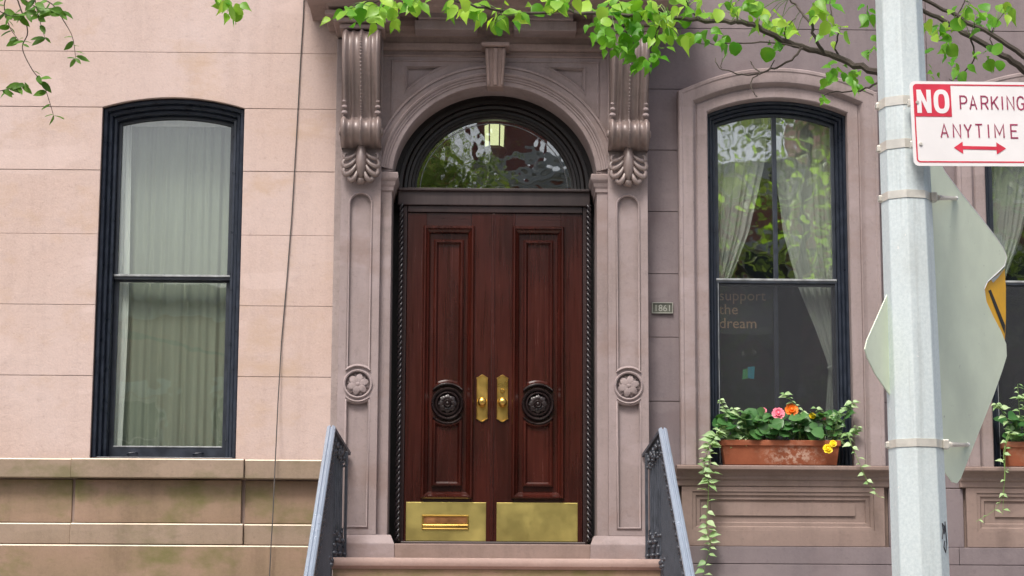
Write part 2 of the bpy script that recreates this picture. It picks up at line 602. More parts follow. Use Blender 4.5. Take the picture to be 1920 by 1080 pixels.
M['vine'] = leafmat('variegated_vine_leaf', (0.16, 0.34, 0.10), (0.50, 0.66, 0.36), 0.3)
M['begonia'] = leafmat('begonia_leaf', (0.030, 0.115, 0.030), (0.10, 0.24, 0.07), 0.25, 0.35)
M['stem'] = plain('green_stem', (0.16, 0.27, 0.07), 0.6)
M['bark'] = stone('bark', (0.060, 0.048, 0.040), (0.10, 0.085, 0.07), bump=0.8, grain=60)
M['pinkbloom'] = plain('pink_petal', (0.80, 0.22, 0.30), 0.6)
M['orangebloom'] = plain('orange_petal', (0.85, 0.20, 0.01), 0.6)
M['yellowbloom'] = plain('yellow_petal', (0.88, 0.66, 0.01), 0.6)
M['bronze'] = paint('bronze_plaque', (0.10, 0.105, 0.085), 0.45, 0.2, metal=0.3)
M['plaquetext'] = paint('plaque_relief', (0.34, 0.35, 0.31), 0.4, 0.1, metal=0.3)
M['signtext'] = plain('brown_lettering', (0.66, 0.40, 0.24), 0.7)
M['poster'] = plain('dark_poster', (0.035, 0.035, 0.04), 0.6)
M['stk_blue'] = plain('sticker_blue', (0.05, 0.38, 0.52), 0.5)
M['stk_green'] = plain('sticker_green', (0.10, 0.48, 0.18), 0.5)
M['cable'] = plain('black_cable', (0.075, 0.068, 0.064), 0.6)
M['lampglass'] = plain('lantern_glass', (0.65, 0.66, 0.45), 0.25, emit=(0.75, 0.78, 0.42), strength=0.75)
M['bulb'] = plain('warm_bulb', (0.9, 0.75, 0.4), 0.5, emit=(1.0, 0.78, 0.35), strength=5.0)
M['ink'] = plain('graffiti_ink', (0.02, 0.02, 0.03), 0.5)
M['asphalt'] = stone('asphalt', (0.05, 0.05, 0.052), (0.065, 0.064, 0.062), grain=90)
M['concrete'] = stone('pavement_concrete', (0.32, 0.31, 0.29), (0.38, 0.37, 0.34), grain=60)
M['kerb'] = stone('kerb_granite', (0.28, 0.28, 0.28), (0.35, 0.35, 0.34))
M['farwin'] = plain('far_window_glass', (0.03, 0.035, 0.04), 0.1)
M['fartrim'] = plain('far_trim_paint', (0.55, 0.53, 0.48), 0.6)


def brickmat(name, a, b2):
    m, n, b, new, ln = node_mat(name)
    tc = new('ShaderNodeNewGeometry').outputs['Position']
    mp = new('ShaderNodeMapping')
    mp.inputs['Rotation'].default_value = (R(90), 0, 0)
    ln(tc, mp.inputs['Vector'])
    br = new('ShaderNodeTexBrick')
    br.inputs['Color1'].default_value = (*a, 1)
    br.inputs['Color2'].default_value = (*b2, 1)
    br.inputs['Mortar'].default_value = (0.30, 0.26, 0.23, 1)
    br.inputs['Scale'].default_value = 4.5
    br.inputs['Mortar Size'].default_value = 0.015
    ln(mp.outputs[0], br.inputs['Vector'])
    ln(br.outputs['Color'], b.inputs['Base Color'])
    b.inputs['Roughness'].default_value = 0.9
    return m


M['brick_a'] = brickmat('red_brick', (0.34, 0.10, 0.07), (0.26, 0.08, 0.06))
M['brick_b'] = brickmat('brown_brick', (0.28, 0.12, 0.08), (0.22, 0.10, 0.07))
M['brick_c'] = brickmat('salmon_brick', (0.42, 0.16, 0.11), (0.36, 0.14, 0.10))

# ------------------------------------------------------------------ the setting: street
b = MB(); b.box(-60, 60, -16.6, -8.0, -0.4, 0.0)
tag(b.build('road', M['asphalt']), 'dark asphalt roadway', None, kind='structure')
b = MB(); b.box(-60, 60, -7.85, 0.3, -0.4, 0.13)
tag(b.build('pavement', M['concrete']), kind='structure')
b = MB(); b.box(-60, 60, -7.998, -7.852, -0.4, 0.14)
tag(b.build('kerb', M['kerb'], bevel=0.015), kind='structure')
b = MB(); b.box(-60, 60, -24.0, -16.75, -0.4, 0.13)
tag(b.build('opposite_pavement', M['concrete']), kind='structure')
b = MB(); b.box(-60, 60, -16.748, -16.602, -0.4, 0.14)
tag(b.build('opposite_kerb', M['kerb'], bevel=0.015), kind='structure')
b = MB(); b.box(-200, 200, -200, 200, -0.8, -0.45)
tag(b.build('ground', M['concrete']), kind='structure')


# ------------------------------------------------------------------ arch helpers
class Seg:
    """an opening with a segmental arch"""
    def __init__(s, xl, xr, zb, zs, za):
        s.xl, s.xr, s.zb, s.zs, s.za = xl, xr, zb, zs, za
        h = (xr - xl) / 2
        r = za - zs
        s.cx = (xl + xr) / 2
        s.Rr = (h * h + r * r) / (2 * r)
        s.zc = za - s.Rr
        s.h = h

    def arc(s, ins, n=20):
        h, Rr = s.h - ins, s.Rr - ins
        a = math.asin(h / Rr)
        return [(s.cx + Rr * math.sin(-a + 2 * a * i / n), s.zc + Rr * math.cos(-a + 2 * a * i / n)) for i in range(n + 1)]

    def open(s, ins, zb=None, n=20):
        zb = s.zb if zb is None else zb
        return [(s.xl + ins, zb)] + s.arc(ins, n) + [(s.xr - ins, zb)]

    def rect(s, ins, z0, z1):
        return [(s.xl + ins, z0), (s.xl + ins, z1), (s.xr - ins, z1), (s.xr - ins, z0)]


def rectp(x0, x1, z0, z1):
    return [(x0, z0), (x0, z1), (x1, z1), (x1, z0)]


# ------------------------------------------------------------------ LEFT HOUSE (pink)
PINK = empty('pink_house', (-3.5, 0.15, 0.13), 'pink painted stone house with one tall plain arched sash window', 'house')
LW = Seg(-2.69, -1.67, 2.90, 5.436, 5.512)
XL0, XL1 = -9.0, -1.0
b = MB(); b.plate(rectp(XL0, XL1, 0.13, 9.5), [LW.open(-0.004)], 0.012, 0.34)
b.build('wall_core', M['mortar'], PINK)
zj = [2.89, 3.48, 3.989, 4.502, 4.971, 5.434, 5.85, 6.31, 6.78, 7.25, 7.9, 8.6, 9.5]
for i in range(len(zj) - 1):
    z0, z1 = zj[i] + random.uniform(.0010, .0024), zj[i + 1] - random.uniform(.0010, .0024)
    fy = random.uniform(-0.0015, 0.0015)
    if z1 < 5.45:
        spans = [(XL0, -2.693), (-1.667, XL1)]
        for x0, x1 in spans:
            b = MB(); b.box(x0, x1, fy + random.uniform(-.001, .001), 0.03, z0, z1)
            b.build('stone_block', M['pink'], PINK, bevel=0.0022)
    elif i == 5:
        arc = LW.arc(-0.003, 20)
        poly = [(XL0, z0), (XL0, z1), (XL1, z1), (XL1, z0)] + [(x, max(z, z0)) for x, z in reversed(arc)]
        b = MB(); b.plate(poly, [], fy, 0.03)
        b.build('arch_block', M['pink'], PINK, bevel=0.0022)
    else:
        b = MB(); b.box(XL0, XL1, fy, 0.03, z0, z1)
        b.build('stone_block', M['pink'], PINK, bevel=0.0022)


def ledge_block(x0, x1, z0, z1, d, mat, name, slope=0.010):
    b = MB()
    prof = [(0.03, z0), (-d, z0), (-d, z1 - slope), (-d + 0.014, z1 - 0.003), (0.03, z1)]
    b.extr([(x0, y, z) for y, z in prof], [(x1, y, z) for y, z in prof])
    o = b.build(name, mat, PINK, bevel=0.005)
    if slope > .006:  # paler stone strip along the top front edge
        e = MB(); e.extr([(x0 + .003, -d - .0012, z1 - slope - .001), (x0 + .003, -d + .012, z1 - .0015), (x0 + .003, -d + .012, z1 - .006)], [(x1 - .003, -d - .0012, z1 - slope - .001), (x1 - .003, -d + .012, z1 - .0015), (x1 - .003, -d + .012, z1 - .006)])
        e.build('pale_edge', M['arris'], o)
    return o


for x0, x1, e in ((XL0, -2.804, 0.0), (-2.80, -1.597, 0.028), (-1.593, XL1 - 0.002, 0.0)):
    ledge_block(x0, x1, 2.752, 2.888, 0.085 + e, M['ledge'], 'sill_course')
    ledge_block(x0 + (0.02 if e else 0), x1 - (0.02 if e else 0), 2.442, 2.748, 0.0 + e, M['pink_base'], 'dado_panel', 0.004)
    ledge_block(x0, x1, 2.292, 2.439, 0.035 + e, M['ledge'], 'plinth_course')
for x0, x1 in ((XL0, -4.42), (-4.415, XL1 - 0.002)):
    ledge_block(x0, x1, 1.55, 2.288, 0.085, M['pink_base'], 'base_block')
    ledge_block(x0 + .25, x1, 0.80, 1.546, 0.085, M['pink_base'], 'base_block', .004)
    ledge_block(x0, x1, 0.13, 0.796, 0.085, M['pink_base'], 'base_block', .004)


def sash_window(house, W, Y, glass_up, glass_lo, zmeet, muntin=False, screen=False, step=0.04, fw=0.088, name='sash_window', nsteps=3):
    """double hung window; Y = face of the outer casing"""
    win = bpy.data.objects.new(name, None)
    COL.objects.link(win)
    win.parent = house
    win.empty_display_size = 0.1
    base = Vector((W.cx, Y, W.zb))
    win.location = base - wloc(house)
    # stepped casing
    prof = [(0.0, -0.26)]
    for k in range(nsteps):
        o0, o1 = -fw * k / nsteps, -fw * (k + 1) / nsteps
        prof += [(o0, -step * k), (o0 - (o0 - o1) * 0.35, -step * k + 0.004), (o1 + 0.004, -step * k), (o1, -step * k - 0.006)]
    prof += [(-fw, -0.26)]
    b = MB(); b.sweep(W.open(0.0), prof, Y)
    b.build('frame', M['navy'], win, smooth=True, ang=25)
    ys = Y + step * nsteps + 0.012
    zi = W.zb + 0.012
    b = MB(); b.box(W.xl + fw * 0.3, W.xr - fw * 0.3, Y + 0.02, Y + 0.26, W.zb - 0.004, zi)
    b.build('bottom_sill', M['navy'], win, bevel=0.004)
    # upper sash (outer)
    si = fw + 0.0005
    st = 0.026
    hole = [(W.xl + si + st, zmeet + 0.018)] + W.arc(si + st, 16) + [(W.xr - si - st, zmeet + 0.018)]
    outer = [(W.xl + si, zmeet - 0.02)] + W.arc(si, 16) + [(W.xr - si, zmeet - 0.02)]
    b = MB(); b.plate(outer, [hole], ys, ys + 0.035)
    b.build('upper_sash', M['sash'], win, bevel=0.004)
    b = MB(); b.plate(W_off(hole, 0.004), [], ys + 0.018, ys + 0.021)
    b.build('pane', glass_up, win)
    # thin pale strip along the top of the meeting rail
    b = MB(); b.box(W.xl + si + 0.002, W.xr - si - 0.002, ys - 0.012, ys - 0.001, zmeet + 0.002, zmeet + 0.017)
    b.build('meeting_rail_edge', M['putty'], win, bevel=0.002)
    # lower sash (inner)
    yl = ys + 0.04
    st2 = 0.034
    rail = 0.085
    hole2 = rectp(W.xl + si + st2, W.xr - si - st2, zi + rail, zmeet - 0.03)
    b = MB(); b.plate(rectp(W.xl + si, W.xr - si, zi + 0.001, zmeet + 0.012), [hole2], yl, yl + 0.035)
    b.build('lower_sash', M['sash'], win, bevel=0.004)
    b = MB(); b.plate(W_off(hole2, 0.004), [], yl + 0.018, yl + 0.021)
    b.build('pane', glass_lo, win)
    b = MB(); b.prism([(W.xl + si + st2, zi + rail - .002), (W.xl + si + st2, zi + rail + .008), (W.xr - si - st2, zi + rail + .008), (W.xr - si - st2, zi + rail - .002)], yl - 0.004, yl + 0.012)
    b.build('putty_bead', M['putty'], win, bevel=0.002)
    if muntin:
        b = MB(); b.box(W.cx - 0.016, W.cx + 0.016, ys - 0.004, ys + 0.034, zmeet + 0.0175, W.za - si - st + 0.003)
        b.build('muntin', M['sash'], win, bevel=0.005)
        b = MB(); b.box(W.cx - 0.016, W.cx + 0.016, yl + .003, yl + 0.034, zi + rail - .001, zmeet - 0.029)
        b.build('muntin', M['sash'], win, bevel=0.005)
    if screen:
        sx0, sx1 = W.xl + si + 0.002, W.xr - si - 0.002
        b = MB(); b.plate(rectp(sx0, sx1, zi + .002, zmeet - .004), [rectp(sx0 + .014, sx1 - .014, zi + .02, zmeet - .018)], ys - .018, ys - .004)
        b.build('screen_frame', M['sash'], win, bevel=0.002)
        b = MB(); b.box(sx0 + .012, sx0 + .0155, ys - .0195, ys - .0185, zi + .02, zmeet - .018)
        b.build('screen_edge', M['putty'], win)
        b = MB(); b.box(sx0 + .013, sx1 - .013, ys - .0115, ys - .0105, zi + .019, zmeet - .017)
        b.build('screen_mesh', M['screen'], win)
    else:
        for lx in (W.cx - 0.25, W.cx + 0.22):
            b = MB(); b.tube([(lx - .035, yl - .006, zi + .035), (lx - .02, yl - .022, zi + .038), (lx + .02, yl - .022, zi + .042), (lx + .035, yl - .006, zi + .045)], .006, 6)
            b.build('sash_lift', M['sash'], win, smooth=True)
    return win, yl + 0.035


def W_off(poly, d):
    cx = sum(p[0] for p in poly) / len(poly)
    cz = sum(p[1] for p in poly) / len(poly)
    return [(x + math.copysign(d, x - cx), z + math.copysign(d, z - cz)) for x, z in poly]


def room(house, x0, x1, z0, z1, y0, y1, mat):
    b = MB()
    b.box(x0, x1, y0, y1, z0, z1)
    b.f = [f for k, f in enumerate(b.f) if k != 0]      # open towards the window
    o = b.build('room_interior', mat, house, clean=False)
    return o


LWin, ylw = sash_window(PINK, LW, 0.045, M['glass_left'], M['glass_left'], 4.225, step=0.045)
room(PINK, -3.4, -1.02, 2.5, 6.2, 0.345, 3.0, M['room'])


def fold_sheet(edgeL, edgeR, zs, Yc, amp, folds, seed, nx=110):
    """curtain: for each height a left and a right edge"""
    rnd = random.Random(seed)
    ph = [rnd.uniform(0, 6.28) for _ in range(5)]
    vs, fs = [], []
    nz = len(zs)
    for j, z in enumerate(zs):
        xl, xr = edgeL(z), edgeR(z)
        for i in range(nx + 1):
            u = i / nx
            y = amp * (0.55 + 0.75 * math.sin(2.3 * 6.28 * u + ph[3]) ** 2 + .25 * math.sin(1.7 * z + ph[4])) * (math.sin(folds * 6.283 * u + ph[0] + 1.5 * math.sin(2.2 * u * 6.28 + ph[1] + .12 * z)) + 0.45 * math.sin(folds * 1.73 * 6.283 * u + ph[2]) + 0.25 * math.sin(0.9 * z + 11 * u))
            vs.append((xl + (xr - xl) * u, Yc + y, z))
    for j in range(nz - 1):
        for i in range(nx):
            a = j * (nx + 1) + i
            fs.append((a, a + 1, a + nx + 2, a + nx + 1))
    m = MB(); m.add(vs, fs)
    return m


zs = [2.86 + (5.50 - 2.86) * k / 26 for k in range(27)]
m = fold_sheet(lambda z: -2.585, lambda z: -1.60, zs, ylw + 0.075, 0.010, 13, 3)
tag(m.build('curtain', M['curtain'], smooth=True, ang=180), 'pale beige-green pleated curtain filling the window of the pink wall', 'curtain')
b = MB(); b.tube([(-2.75, ylw + .075, 5.53), (-1.55, ylw + .075, 5.53)], .012, 8)
tag(b.build('curtain_rod', M['brass'], smooth=True), 'brass rod carrying the beige-green pleated curtain', 'curtain rod')
zs2 = [2.86 + (5.50 - 2.86) * k / 12 for k in range(13)]
m = fold_sheet(lambda z: -2.62, lambda z: -2.512 + .01 * math.sin(2 * z), zs2, ylw + 0.03, 0.012, 1.2, 5, 24)
tag(m.build('curtain', M['sheer'], smooth=True, ang=180), 'narrow cream curtain edge beside the beige-green pleated curtain', 'curtain')

m = fold_sheet(lambda z: -2.62, lambda z: -1.62, [5.372, 5.40, 5.43, 5.46, 5.50], ylw + 0.045, 0.004, 5, 7)
tag(m.build('valance', M['sheer'], smooth=True, ang=180), 'cream valance across the top of the window in the pink wall', 'valance')

# ------------------------------------------------------------------ RIGHT HOUSE (brownstone)
BR = empty('brownstone_house', (0.6, 0.15, 0.13), 'brownstone house with carved doorway and moulded arched windows', 'house')
CX = 0.145
RWa = Seg(1.682, 2.707, 2.87, 5.437, 5.545)
DX = 2.01
RWb = Seg(RWa.xl + DX, RWa.xr + DX, RWa.zb, RWa.zs, RWa.za)
XR1 = 9.0
# core wall with openings for the door and both windows
door_open = [(CX - 0.80, 2.0), (CX - 0.80, 4.9)] + [(CX - 0.80 * math.cos(PI * i / 16), 4.9 + 0.80 * math.sin(PI * i / 16)) for i in range(1, 16)] + [(CX + 0.80, 4.9), (CX + 0.80, 2.0)]
b = MB(); b.plate(rectp(-0.995, XR1, 0.13, 9.5), [door_open, RWa.open(-0.01), RWb.open(-0.01)], 0.012, 0.34)
b.build('wall_core', M['mortar'], BR)
zc = [2.72, 3.325, 3.785, 4.245, 4.70, 5.155, 5.61, 6.07, 6.53, 6.99, 7.9, 8.7, 9.5]
for i in range(len(zc) - 1):
    z0, z1 = zc[i] + 0.002, zc[i + 1] - 0.002
    if z1 <= 5.61:
        spans = [(1.20, 1.662), (2.727, 2.727 + (DX - 1.065)), (4.737, 6.40), (6.404, XR1)]
    else:
        spans = [(-0.995, 0.9), (0.904, 3.3), (3.304, 5.7), (5.704, XR1)]
    for x0, x1 in spans:
        b = MB(); b.box(x0, x1, random.uniform(-.0015, .0015), 0.03, z0, z1)
        b.build('stone_block', M['brown'], BR, bevel=0.003)
# base under the sills
for z0, z1, d, cuts in ((2.18, 2.30, 0.075, (1.34, 3.42, 5.5, XR1)), (1.55, 2.176, 0.09, (1.34, 4.3, 7.0, XR1)), (0.85, 1.546, 0.09, (1.34, 3.0, 6.0, XR1)), (0.13, 0.846, 0.09, (1.34, 4.3, 7.0, XR1))):
    for x0, x1 in zip(cuts[:-1], cuts[1:]):
        b = MB(); b.box(x0 + .0015, x1 - .0015, -d, 0.03, z0, z1)
        b.build('base_block', M['brown'], BR, bevel=0.004)
for x0, x1 in ((1.20, 1.46), (2.94, 3.47), (4.95, XR1)):
    b = MB(); b.box(x0, x1, -0.02, 0.03, 2.304, 2.715)
    b.build('base_block', M['brown'], BR, bevel=0.004)


def stone_window(W):
    # moulded surround
    prof = [(-0.004, -0.06), (-0.004, 0.030), (0.004, 0.038), (0.070, 0.038), (0.078, 0.030), (0.086, 0.036), (0.094, 0.062), (0.106, 0.078), (0.120, 0.082),
            (0.178, 0.082), (0.186, 0.088), (0.204, 0.088), (0.212, 0.078), (0.212, -0.005)]
    b = MB(); b.sweep(W.open(0.0, 2.870, 28), prof, 0.0)
    s = b.build('window_surround', M['brown_trim'], BR, smooth=True, ang=28)
    # sill
    x0, x1 = W.xl - 0.245, W.xr + 0.235
    prof = [(-.004, 2.722), (0.045, 2.722), (0.050, 2.728), (0.050, 2.762), (0.062, 2.770), (0.066, 2.778), (0.066, 2.792), (0.085, 2.815), (0.108, 2.826), (0.124, 2.832), (0.128, 2.838), (0.128, 2.858), (0.122, 2.865), (-0.004, 2.8685)]
    b = MB(); b.sweep_xy([(x1, -0.002), (x0, -0.002)], prof)
    b.build('window_sill', M['brown_sill'], BR, bevel=0.002)
    # apron with a sunk stepped panel
    ax0, ax1, az0, az1 = W.xl - 0.205, W.xr + 0.20, 2.304, 2.7195
    px0, px1, pz0, pz1 = ax0 + 0.075, ax1 - 0.075, az0 + 0.11, az1 - 0.035
    b = MB(); b.plate(rectp(ax0, ax1, az0, az1), [rectp(px0, px1, pz0, pz1)], -0.045, 0.0)
    b.box(px0 - .01, px1 + .01, -.012, 0.0, pz0 - .01, pz1 + .01)
    b.build('apron_panel', M['brown_sill'], BR, bevel=0.002)
    b = MB()
    ins = [(0, 0.0), (0, 0.026), (-0.022, 0.024), (-0.03, 0.012), (-0.052, 0.012), (-0.06, 0.0)]
    b.sweep(rectp(px0 + .001, px1 - .001, pz0 + .001, pz1 - .001), ins, -0.0125, closed=True)
    b.box(px0 + 0.13, px1 - 0.13, -0.024, -0.011, pz0 + 0.105, pz1 - 0.105 + 0.03)
    b.build('apron_moulding', M['brown_sill'], BR)
    win, yl = sash_window(BR, W, 0.055, M['glass'], M['glass_low'], 4.222, muntin=True, screen=True, step=0.026, fw=0.072)
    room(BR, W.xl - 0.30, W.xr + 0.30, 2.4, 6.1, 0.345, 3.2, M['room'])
    return yl


yrw = stone_window(RWa)
stone_window(RWb)

# ---- curtains of the right-hand windows
YC = 0.262
for k, (dx, where) in enumerate(((0.0, 'in the window above the full planter'), (DX, 'in the window behind the street pole signs'))):
    xl, xr = RWa.xl + dx + 0.03, RWa.xr + dx - 0.03
    mid = RWa.cx + dx

    def eR(z):       # inner edge of the right-hand sheer
        pts = [(2.8, mid + 0.33), (3.35, mid + 0.36), (3.62, mid + 0.385), (3.9, mid + 0.29), (4.2, mid + 0.17), (4.6, mid + 0.07), (5.1, mid + 0.02), (5.6, mid + 0.0)]
        for (a, xa), (c, xc) in zip(pts, pts[1:]):
            if a <= z <= c: return xa + (xc - xa) * (z - a) / (c - a)
        return pts[-1][1]

    def eL(z):
        pts = [(2.8, mid - 0.46), (3.9, mid - 0.455), (4.05, mid - 0.42), (4.25, mid - 0.32), (4.6, mid - 0.18), (5.1, mid - 0.06), (5.6, mid - 0.01)]
        for (a, xa), (c, xc) in zip(pts, pts[1:]):
            if a <= z <= c: return xa + (xc - xa) * (z - a) / (c - a)
        return pts[-1][1]
    zs = [2.86 + (5.58 - 2.86) * q / 40 for q in range(41)]
    m = fold_sheet(eR, lambda z: xr, zs, YC, 0.013, 7, 20 + k, 70)
    tag(m.build('sheer_curtain', M['sheer'], smooth=True, ang=180), 'right-hand tied back white sheer curtain ' + where, 'curtain', 'sheer curtains')
    m = fold_sheet(lambda z: xl, eL, zs, YC, 0.013, 7, 30 + k, 70)
    tag(m.build('sheer_curtain', M['sheer'], smooth=True, ang=180), 'left-hand swept aside white sheer curtain ' + where, 'curtain', 'sheer curtains')
    b = MB(); b.tube([(mid + 0.375, YC - .03, 3.60), (mid + .42, YC - .035, 3.62), (xr + .02, YC - .01, 3.70)], .010, 6)
    tag(b.build('curtain_tie', M['sheer'], smooth=True), 'white tie gathering the right-hand sheer ' + where, 'curtain tie')
    b = MB(); b.tube([(xl - .08, YC, 5.60), (xr + .08, YC, 5.60)], .012, 8)
    tag(b.build('curtain_rod', M['brass'], smooth=True), 'rod carrying the white sheers ' + where, 'curtain rod')


# ---- lettering helpers
def text_poly(txt, size):
    cu = bpy.data.curves.new('lettering', 'FONT')
    cu.body = txt
    cu.size = size
    cu.resolution_u = 3
    ob = bpy.data.objects.new('lettering', cu)
    COL.objects.link(ob)
    bpy.context.view_layer.update()
    dg = bpy.context.evaluated_depsgraph_get()
    me = bpy.data.meshes.new_from_object(ob.evaluated_get(dg))
    vs = [(v.co.x, v.co.y) for v in me.vertices]
    fs = [list(p.vertices) for p in me.polygons]
    bpy.data.objects.remove(ob)
    bpy.data.curves.remove(cu)
    bpy.data.meshes.remove(me)
    return vs, fs


# poster in the window
POS = empty('window_poster', (RWa.xl + 0.30, 0.262, 3.70), 'dark poster lettered support the dream behind the lower sash', 'poster')
p0 = PX(1345, 545, 0.232); p1 = PX(1432, 622, 0.232)
b = MB(); b.box(p0.x - .03, p1.x + .06, 0.232, 0.234, p1.z - .02, p0.z + .03)
b.build('sheet', M['poster'], POS)
for i, word in enumerate(('support', 'the', 'dream')):
    vs, fs = text_poly(word, 0.108)
    q = PX(1348, 563 + i * 26, 0.2305)
    m = MB(); m.add([(q.x + x, 0.2305, q.z + z) for x, z in vs], fs)
    m.build('lettering', M['signtext'], POS, clean=False)
q = PX(1402, 700, 0.27)
STK = empty('window_sticker', (q.x, 0.27, q.z - .04), 'small blue and green sticker low in the dark window pane', 'sticker')
b = MB(); b.prism([(q.x - .005, q.z - .04), (q.x + .04, q.z - .045), (q.x + .045, q.z + .045), (q.x - .005, q.z + .04)], .226, .228)
b.build('blue_patch', M['stk_blue'], STK)
b = MB(); b.prism([(q.x - .045, q.z - .05), (q.x - .006, q.z - .04), (q.x - .006, q.z + .03), (q.x - .04, q.z + .02)], .226, .228)
b.build('green_patch', M['stk_green'], STK)

# plaque by the door
pa, pb = PX(1222, 567, -.01), PX(1262, 588, -.01)
PLQ = empty('house_plaque', ((pa.x + pb.x) / 2, 0, pb.z), 'small bronze plaque with raised date beside the carved pilaster', 'plaque')
b = MB(); b.box(pa.x, pb.x, -.012, -.0018, pb.z, pa.z); b.build('plate', M['bronze'], PLQ, bevel=.003)
b = MB(); b.sweep(rectp(pa.x, pb.x, pb.z, pa.z), [(-.007, 0), (-.006, .006), (-.001, .006), (0, 0)], -.0122, closed=True); b.build('rim', M['plaquetext'], PLQ)
vs, fs = text_poly('1861', 0.068)
m = MB(); m.add([(pa.x + .014 + x * .95, -.0142, pb.z + .016 + z) for x, z in vs], fs); m.build('date', M['plaquetext'], PLQ, clean=False)

# ------------------------------------------------------------------ DOORWAY
# rough strip at the party line
b = MB(); b.box(-1.003, -0.942, -0.045, 0.0, 0.13, 5.95)
b.build('edge_strip', M['rough_strip'], BR, bevel=0.006)


def panel_path(x0, x1, z0, z1, top=None, bot=None):
    """clockwise from bottom-left; top='round', or (zc,R) concave arcs round a rosette"""
    cx = (x0 + x1) / 2
    h = (x1 - x0) / 2
    L = []
    if bot:
        zc_, Rr = bot
        L.append((x0, zc_ + math.sqrt(Rr * Rr - h * h)))
    else:
        L.append((x0, z0))
    if top == 'round':
        L += [(cx - h * math.cos(PI * i / 14), z1 - h + h * math.sin(PI * i / 14)) for i in range(15)]
    elif top:
        zc_, Rr = top
        a = math.asin(h / Rr)
        L += [(cx + Rr * math.sin(-a + 2 * a * i / 12), zc_ - Rr * math.cos(-a + 2 * a * i / 12)) for i in range(13)]
    else:
        L += [(x0, z1), (x1, z1)]
    if bot:
        a = math.asin(h / Rr) if not top or top == 'round' else 0
        zc_, Rr = bot
        a = math.asin(h / Rr)
        L += [(cx + Rr * math.sin(a - 2 * a * i / 12), zc_ + Rr * math.cos(a - 2 * a * i / 12)) for i in range(12)]
    else:
        L.append((x1, z0))
    return L


BEAD = [(-0.004, -0.004), (-0.002, 0.007), (0.005, 0.011), (0.011, 0.007), (0.013, -0.002)]
ZROS = 3.412


def petals(m, c, n, r0, r1, w_, d0, d1, ph=0.0):
    for k in range(n):
        a = 2 * PI * k / n + ph
        ca, sa = math.cos(a), math.sin(a)
        vs = []
        rows = 5
        for i in range(rows + 1):
            t = i / rows
            r = r0 + (r1 - r0) * t
            hw = w_ * math.sin(PI * (0.12 + 0.80 * t)) ** 0.7
            d = d0 + (d1 - d0) * t + 0.006 * math.sin(PI * t)
            for s, lift in ((-1, 0.0), (-0.5, .004), (0, .001), (0.5, .004), (1, 0.0)):
                x, z = r * ca - s * hw * sa, r * sa + s * hw * ca
                vs.append((c[0] + x, c[1] - d - lift, c[2] + z))
        fs = [(i * 5 + q, i * 5 + q + 1, (i + 1) * 5 + q + 1, (i + 1) * 5 + q) for i in range(rows) for q in range(4)]
        m.add(vs, fs)


